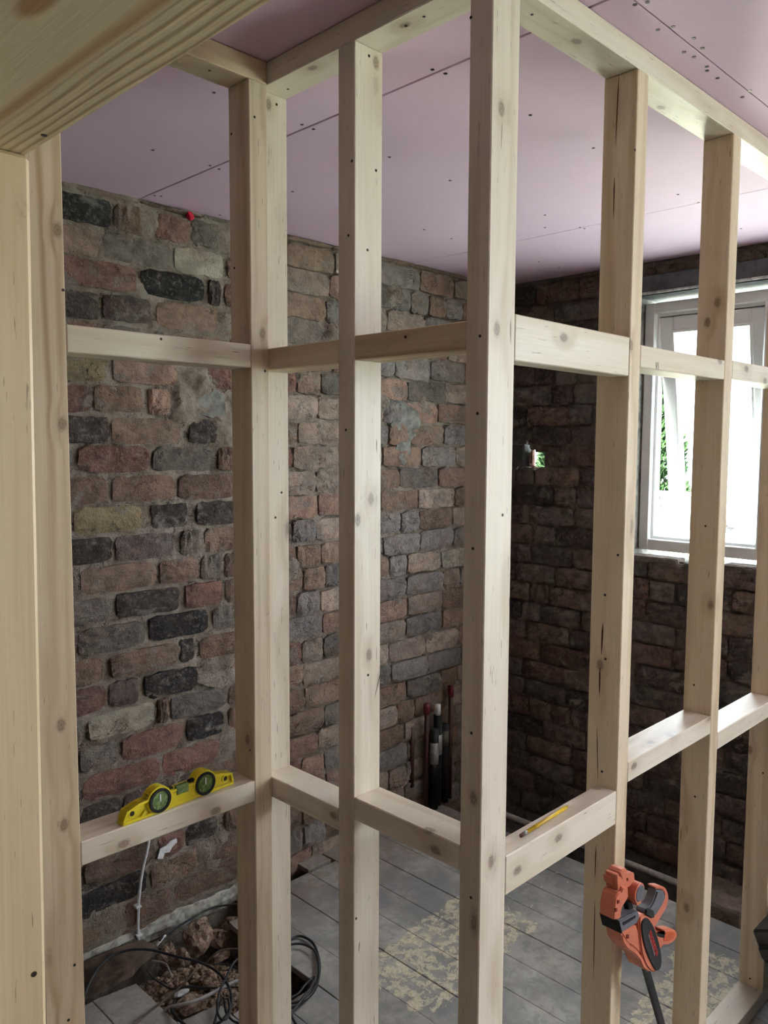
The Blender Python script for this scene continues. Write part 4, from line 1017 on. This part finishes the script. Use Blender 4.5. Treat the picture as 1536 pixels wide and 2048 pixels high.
RK = [((520, 340), (.034, .030, .034), 'rounded mortar lump beside the white cable end'), ((705, 260), (.050, .040, .060), 'largest rubble lump, standing upright in the dark gap'),
      ((600, 345), (.028, .03, .028), 'tan rubble lump against the left side of the largest one'), ((825, 320), (.034, .022, .014), 'flat pale rubble chip right of the largest lump'),
      ((760, 560), (.03, .03, .02), 'brown rubble lump among the black cables'), ((650, 700), (.05, .035, .02), 'wide brown brick fragment near the bottom edge'), ((820, 240), (.035, .03, .03), 'dark brick fragment at the rear of the floor gap'),
      ((890, 160), (.03, .03, .03), 'reddish brick fragment beside the corner stud, behind the gap')]
for i, ((x, y), s, lab) in enumerate(RK):
    top = s[2]*1.2; p = fz(x, y, -.02+top*.3); zb = -.075 if i not in (4, 5) else -.022
    o = link('rubble_lump', lump(i*3.1+1, *s, LUMPM), None, None, (p.x, p.y, zb)); tag(o, lab, 'rubble')
p = fz(600, 600, .0); bm = bmesh.new(); bmesh.ops.create_icosphere(bm, subdivisions=2, radius=1)
for v in bm.verts: k = 1+.5*noise.noise(v.co*3); v.co = Vector((v.co.x*.024*k, v.co.y*.012*k, v.co.z*.008*k+.008))
tag(link('paper_scrap', bm_mesh('paper_scrap', bm), CABW, None, (p.x, p.y, -.012)), 'crumpled white scrap lying in the middle of the cable tangle', 'scrap')
# dark old board lying along the foot of the wall
bm = bmesh.new(); prism(bm, [(.70, 0), (1.155, .0), (1.20, .028), (1.27, .05), (1.25, .115), (1.16, .135), (.70, .150)], Vector((0, 2.262, .003)), VX, VY, VZ, .026)
for v in bm.verts: v.co -= Vector((.95, 2.33, .003))
tag(link('old_board', bm_mesh('old_board', bm), DARKW, None, (.95, 2.33, .003)), 'dark stained old board with a broken end lying along the brick wall', 'board')
bm = bmesh.new(); prism(bm, [(0, 0), (.15, -.01), (.155, .09), (.01, .10)], Vector((0, 0, 0)), VX, VY, VZ, .018)
tag(link('board_offcut', bm_mesh('board_offcut', bm), BOARD, None, (1.512, 2.17, .0012)), 'grey board offcut beside the corner stud at the edge of the floor gap', 'board')

# ------------------------------------------------------------------ capped pipes in the corner
def vpipe(name, label, x, y, z0, z1, r, mat, parts=()):
    e = empty(name, (x, y, z0), label, 'pipe')
    tube_o = tube('pipe_run', [(x, y, z0), (x, y, z1)], r, mat, None, 12, 1); tube_o.parent = e; tube_o.location = (0, 0, 0)
    for (n_, a, b, rr, m) in parts:
        o = tube(n_, [(x, y, a), (x, y, b)], rr, m, None, 12, 1); q = Vector(o.location); o.parent = e; o.location = q-e.location
    return e
vpipe('capped_pipe', 'thin reddish pipe with a dull red cap, leftmost of the corner pipes', 2.690, 2.405, .0, H-1.215, .0105, REDP, [('cap', H-1.225, H-1.178, .016, REDC)])
vpipe('insulated_pipe', 'black insulated pipe with a white cap in the corner', 2.762, 2.40, .0, H-1.245, .021, BLK2, [('cap', H-1.246, H-1.196, .013, CABW), ('cloth_tape', H-1.43, H-1.335, .0222, TAPE)])
vpipe('insulated_pipe', 'black insulated pipe with grey tape, between the red pipe and the white cap', 2.722, 2.385, .0, H-1.30, .020, BLK2, [('cloth_tape', H-1.46, H-1.36, .0212, TAPE)])
vpipe('insulated_pipe', 'black insulated pipe nearest the far wall, without a white cap', 2.812, 2.40, .0, H-1.30, .020, BLK2, [('cloth_tape', H-1.40, H-1.33, .0212, simple('dark_tape', S(84, 80, 66), .6))])
vpipe('capped_pipe', 'thin dark red pipe with a red cap, tallest and rightmost of the corner pipes', 2.858, 2.405, .0, H-1.155, .0105, REDP, [('cap', H-1.18, H-1.13, .015, REDC)])
tag(tube('pipe_bracket', [(2.63, 2.441, H-1.28), (2.63, 2.44, H-1.56)], .012, REDP, None, 8, 1), 'rusty reddish pipe stub flat on the wall left of the corner pipes', 'pipe')
# white pipe in the gap below the window
tag(tube('waste_pipe', [(3.0, YW-.01, -.055), (3.0, 1.5, -.052), (3.0, 1.0, -.055), (3.0, .3, -.06)], .0135, PIPEW, None, 12, 4), 'long pale pipe running along the open gap under the window wall', 'pipe')
tag(tube('waste_pipe', [(2.80, .972, -.026), (2.86, .935, -.055), (2.91, .90, -.12)], .020, CABW, None, 12, 4), 'short white pipe end angled down into the gap, beside the brick block', 'pipe')
for (x, y, zz, rz, lab, kd) in ((2.86, 1.125, -.050, .04, 'brick block standing loose in the floor gap in front of the pale pipe', 'pale'), (3.10, 1.20, -.131, .0, 'grey brick block lying behind the pale pipe at the wall foot', 'grey')):
    bm = bmesh.new(); add_box(bm, (-.055, -.10, 0), (.055, .10, .085), .008)
    bmesh.ops.subdivide_edges(bm, edges=bm.edges[:], cuts=2)
    for v in bm.verts: v.co += Vector([.004*noise.noise(v.co*60+Vector((i*9, x, y))) for i in range(3)])
    o = link('loose_brick', bm_mesh('loose_brick', bm), BRICK, None, (x, y, zz)); o.rotation_euler = (0, 0, rz); o.color = pal(kd); tag(o, lab, 'brick')
tag(box_obj('footing_block', (2.80, 1.01, -.34), (2.925, 1.27, -.0505), EARTH), 'dark earth and masonry footing holding the loose brick in the gap', 'footing')
tag(box_obj('footing_block', (3.03, 1.05, -.34), (3.22, 1.34, -.1315), EARTH), 'low dark footing under the rear grey brick block in the gap', 'footing')
# small marks on the wall
p = pl(380, 432, 1, YW-.020); bm = bmesh.new(); bmesh.ops.create_icosphere(bm, subdivisions=2, radius=.014)
for v in bm.verts: v.co = v.co*(1+.4*noise.noise(v.co*90))
tag(link('foam_plug', bm_mesh('foam_plug', bm), REDSC, None, p), 'small crimson plug pushed in at the top of the brick wall', 'plug')
p = pl(336, 1697, 1, YW-.026); vs = []; 
bm = bmesh.new(); prism(bm, [(-.04, -.022), (-.02, -.030), (-.012, -.012), (.006, -.016), (.018, .0), (.036, .010), (.034, .024), (.01, .022), (-.006, .012), (-.03, .008)], Vector((0, 0, 0)), VX, VZ, VY, .004)
tag(link('tape_scrap', bm_mesh('tape_scrap', bm), CABW, None, p), 'torn white tape scrap stuck on a red brick below the spirit level', 'scrap')

# ------------------------------------------------------------------ black plastic case leaning on the partition at the right edge
cs = empty('tool_case', (2.262, .575, 0), 'black plastic folding trestle leaning on the partition at the lower right edge', 'trestle')
cs.rotation_euler = (math.radians(-24), 0, 0)
def cpart(name, boxes, mat, bev=.004):
    bm = bmesh.new()
    for a, b in boxes: add_box(bm, a, b, bev)
    o = link(name, bm_mesh(name, bm), mat); o.parent = cs; return o
cs.name = 'folding_trestle'

cpart('top_beam', [((-.02, -.005, .30), (.55, .06, .392)), ((-.034, .0, .315), (-.01, .055, .352))], BLK, .006)
cpart('leg', [((-.005, .004, .01), (.045, .03, .30))], BLK); cpart('leg', [((-.005, .034, .01), (.045, .058, .30))], BLK)
cpart('leg', [((.485, .004, .01), (.535, .03, .30))], BLK); cpart('leg', [((.485, .034, .01), (.535, .058, .30))], BLK)
cpart('cross_panel', [((-.004, .010, .03), (.53, .026, .305))], BLK, .003); cpart('seam_strip', [((-.022, -.008, .298), (.552, -.003, .303))], GRY, .001)
cpart('foot', [((-.012, .0, .0), (.055, .062, .014))], BLK2); cpart('foot', [((.475, .0, .0), (.545, .062, .014))], BLK2)

def to_mesh_obj(o):
    me = bpy.data.meshes.new_from_object(o.evaluated_get(bpy.context.evaluated_depsgraph_get())); n = bpy.data.objects.new(o.name, me); pn = o.parent; ml = o.matrix_local.copy(); nm = o.name
    bpy.data.objects.remove(o); n.name = nm; COL.objects.link(n); n.parent = pn; n.matrix_local = ml
bpy.context.view_layer.update()
for q in ('pencil_mark', 'lettering'): to_mesh_obj(bpy.data.objects[q])
# ------------------------------------------------------------------ outdoors
tag(slab('ground', [((3.8, -25, -1.3), (60, 40, -1.2))], LAWN), kind='structure')
gw = empty('garden_wall', (9.6, 4.4, -1.2), 'cream garden wall outside, seen through the gap beside the open sash', 'wall')
box_obj('wall_body', (9.5, 2.0, -1.2), (9.7, 9.0, H-.62), GWALL, gw, .01); box_obj('coping', (9.46, 2.0, H-.62), (9.74, 9.0, H-.57), CEMENT, gw, .01)
def conifer(x, y, z0, h, r, label):
    e = empty('conifer', (x, y, z0), label, 'tree', 'garden conifers')
    o = tube('trunk', [(x, y, z0), (x, y, z0+h*.9)], .05, BARK, None, 8, 1); o.parent = e; o.location = (0, 0, 0)
    vs, fs = [], []; rr = random.Random(int(x*10+y*7))
    for i in range(13000):
        t = rr.random(); a = rr.uniform(0, 6.283); R_ = r*(1-t**2.2*.85)*(.55+.45*rr.random()**.4)*(1+.16*math.sin(a*5+t*30)); zz = .15+t*(h-.15)
        c = Vector((R_*math.cos(a), R_*math.sin(a), zz)); s = rr.uniform(.07, .13)
        d = Vector((math.cos(a)*.5+rr.uniform(-.4, .4), math.sin(a)*.5+rr.uniform(-.4, .4), rr.uniform(.2, 1))).normalized()*s; w = d.orthogonal().normalized()*s*.35
        b = len(vs); vs += [c-w, c+w, c+d*.7+w*.6, c+d]; fs.append((b, b+1, b+2, b+3))
    o = link('foliage', mesh('foliage', vs, fs), LEAF); o.parent = e; tag(o, kind='stuff'); return e
conifer(10.3, 5.26, -1.2, 4.3, .62, 'narrow green conifer outside, seen in the gap beside the open window sash')
conifer(10.8, 7.05, -1.2, 3.1, .5, 'green conifer outside, seen only through the broken hole in the far wall')
bpy.context.view_layer.update()
print('objects', len(COL.objects))
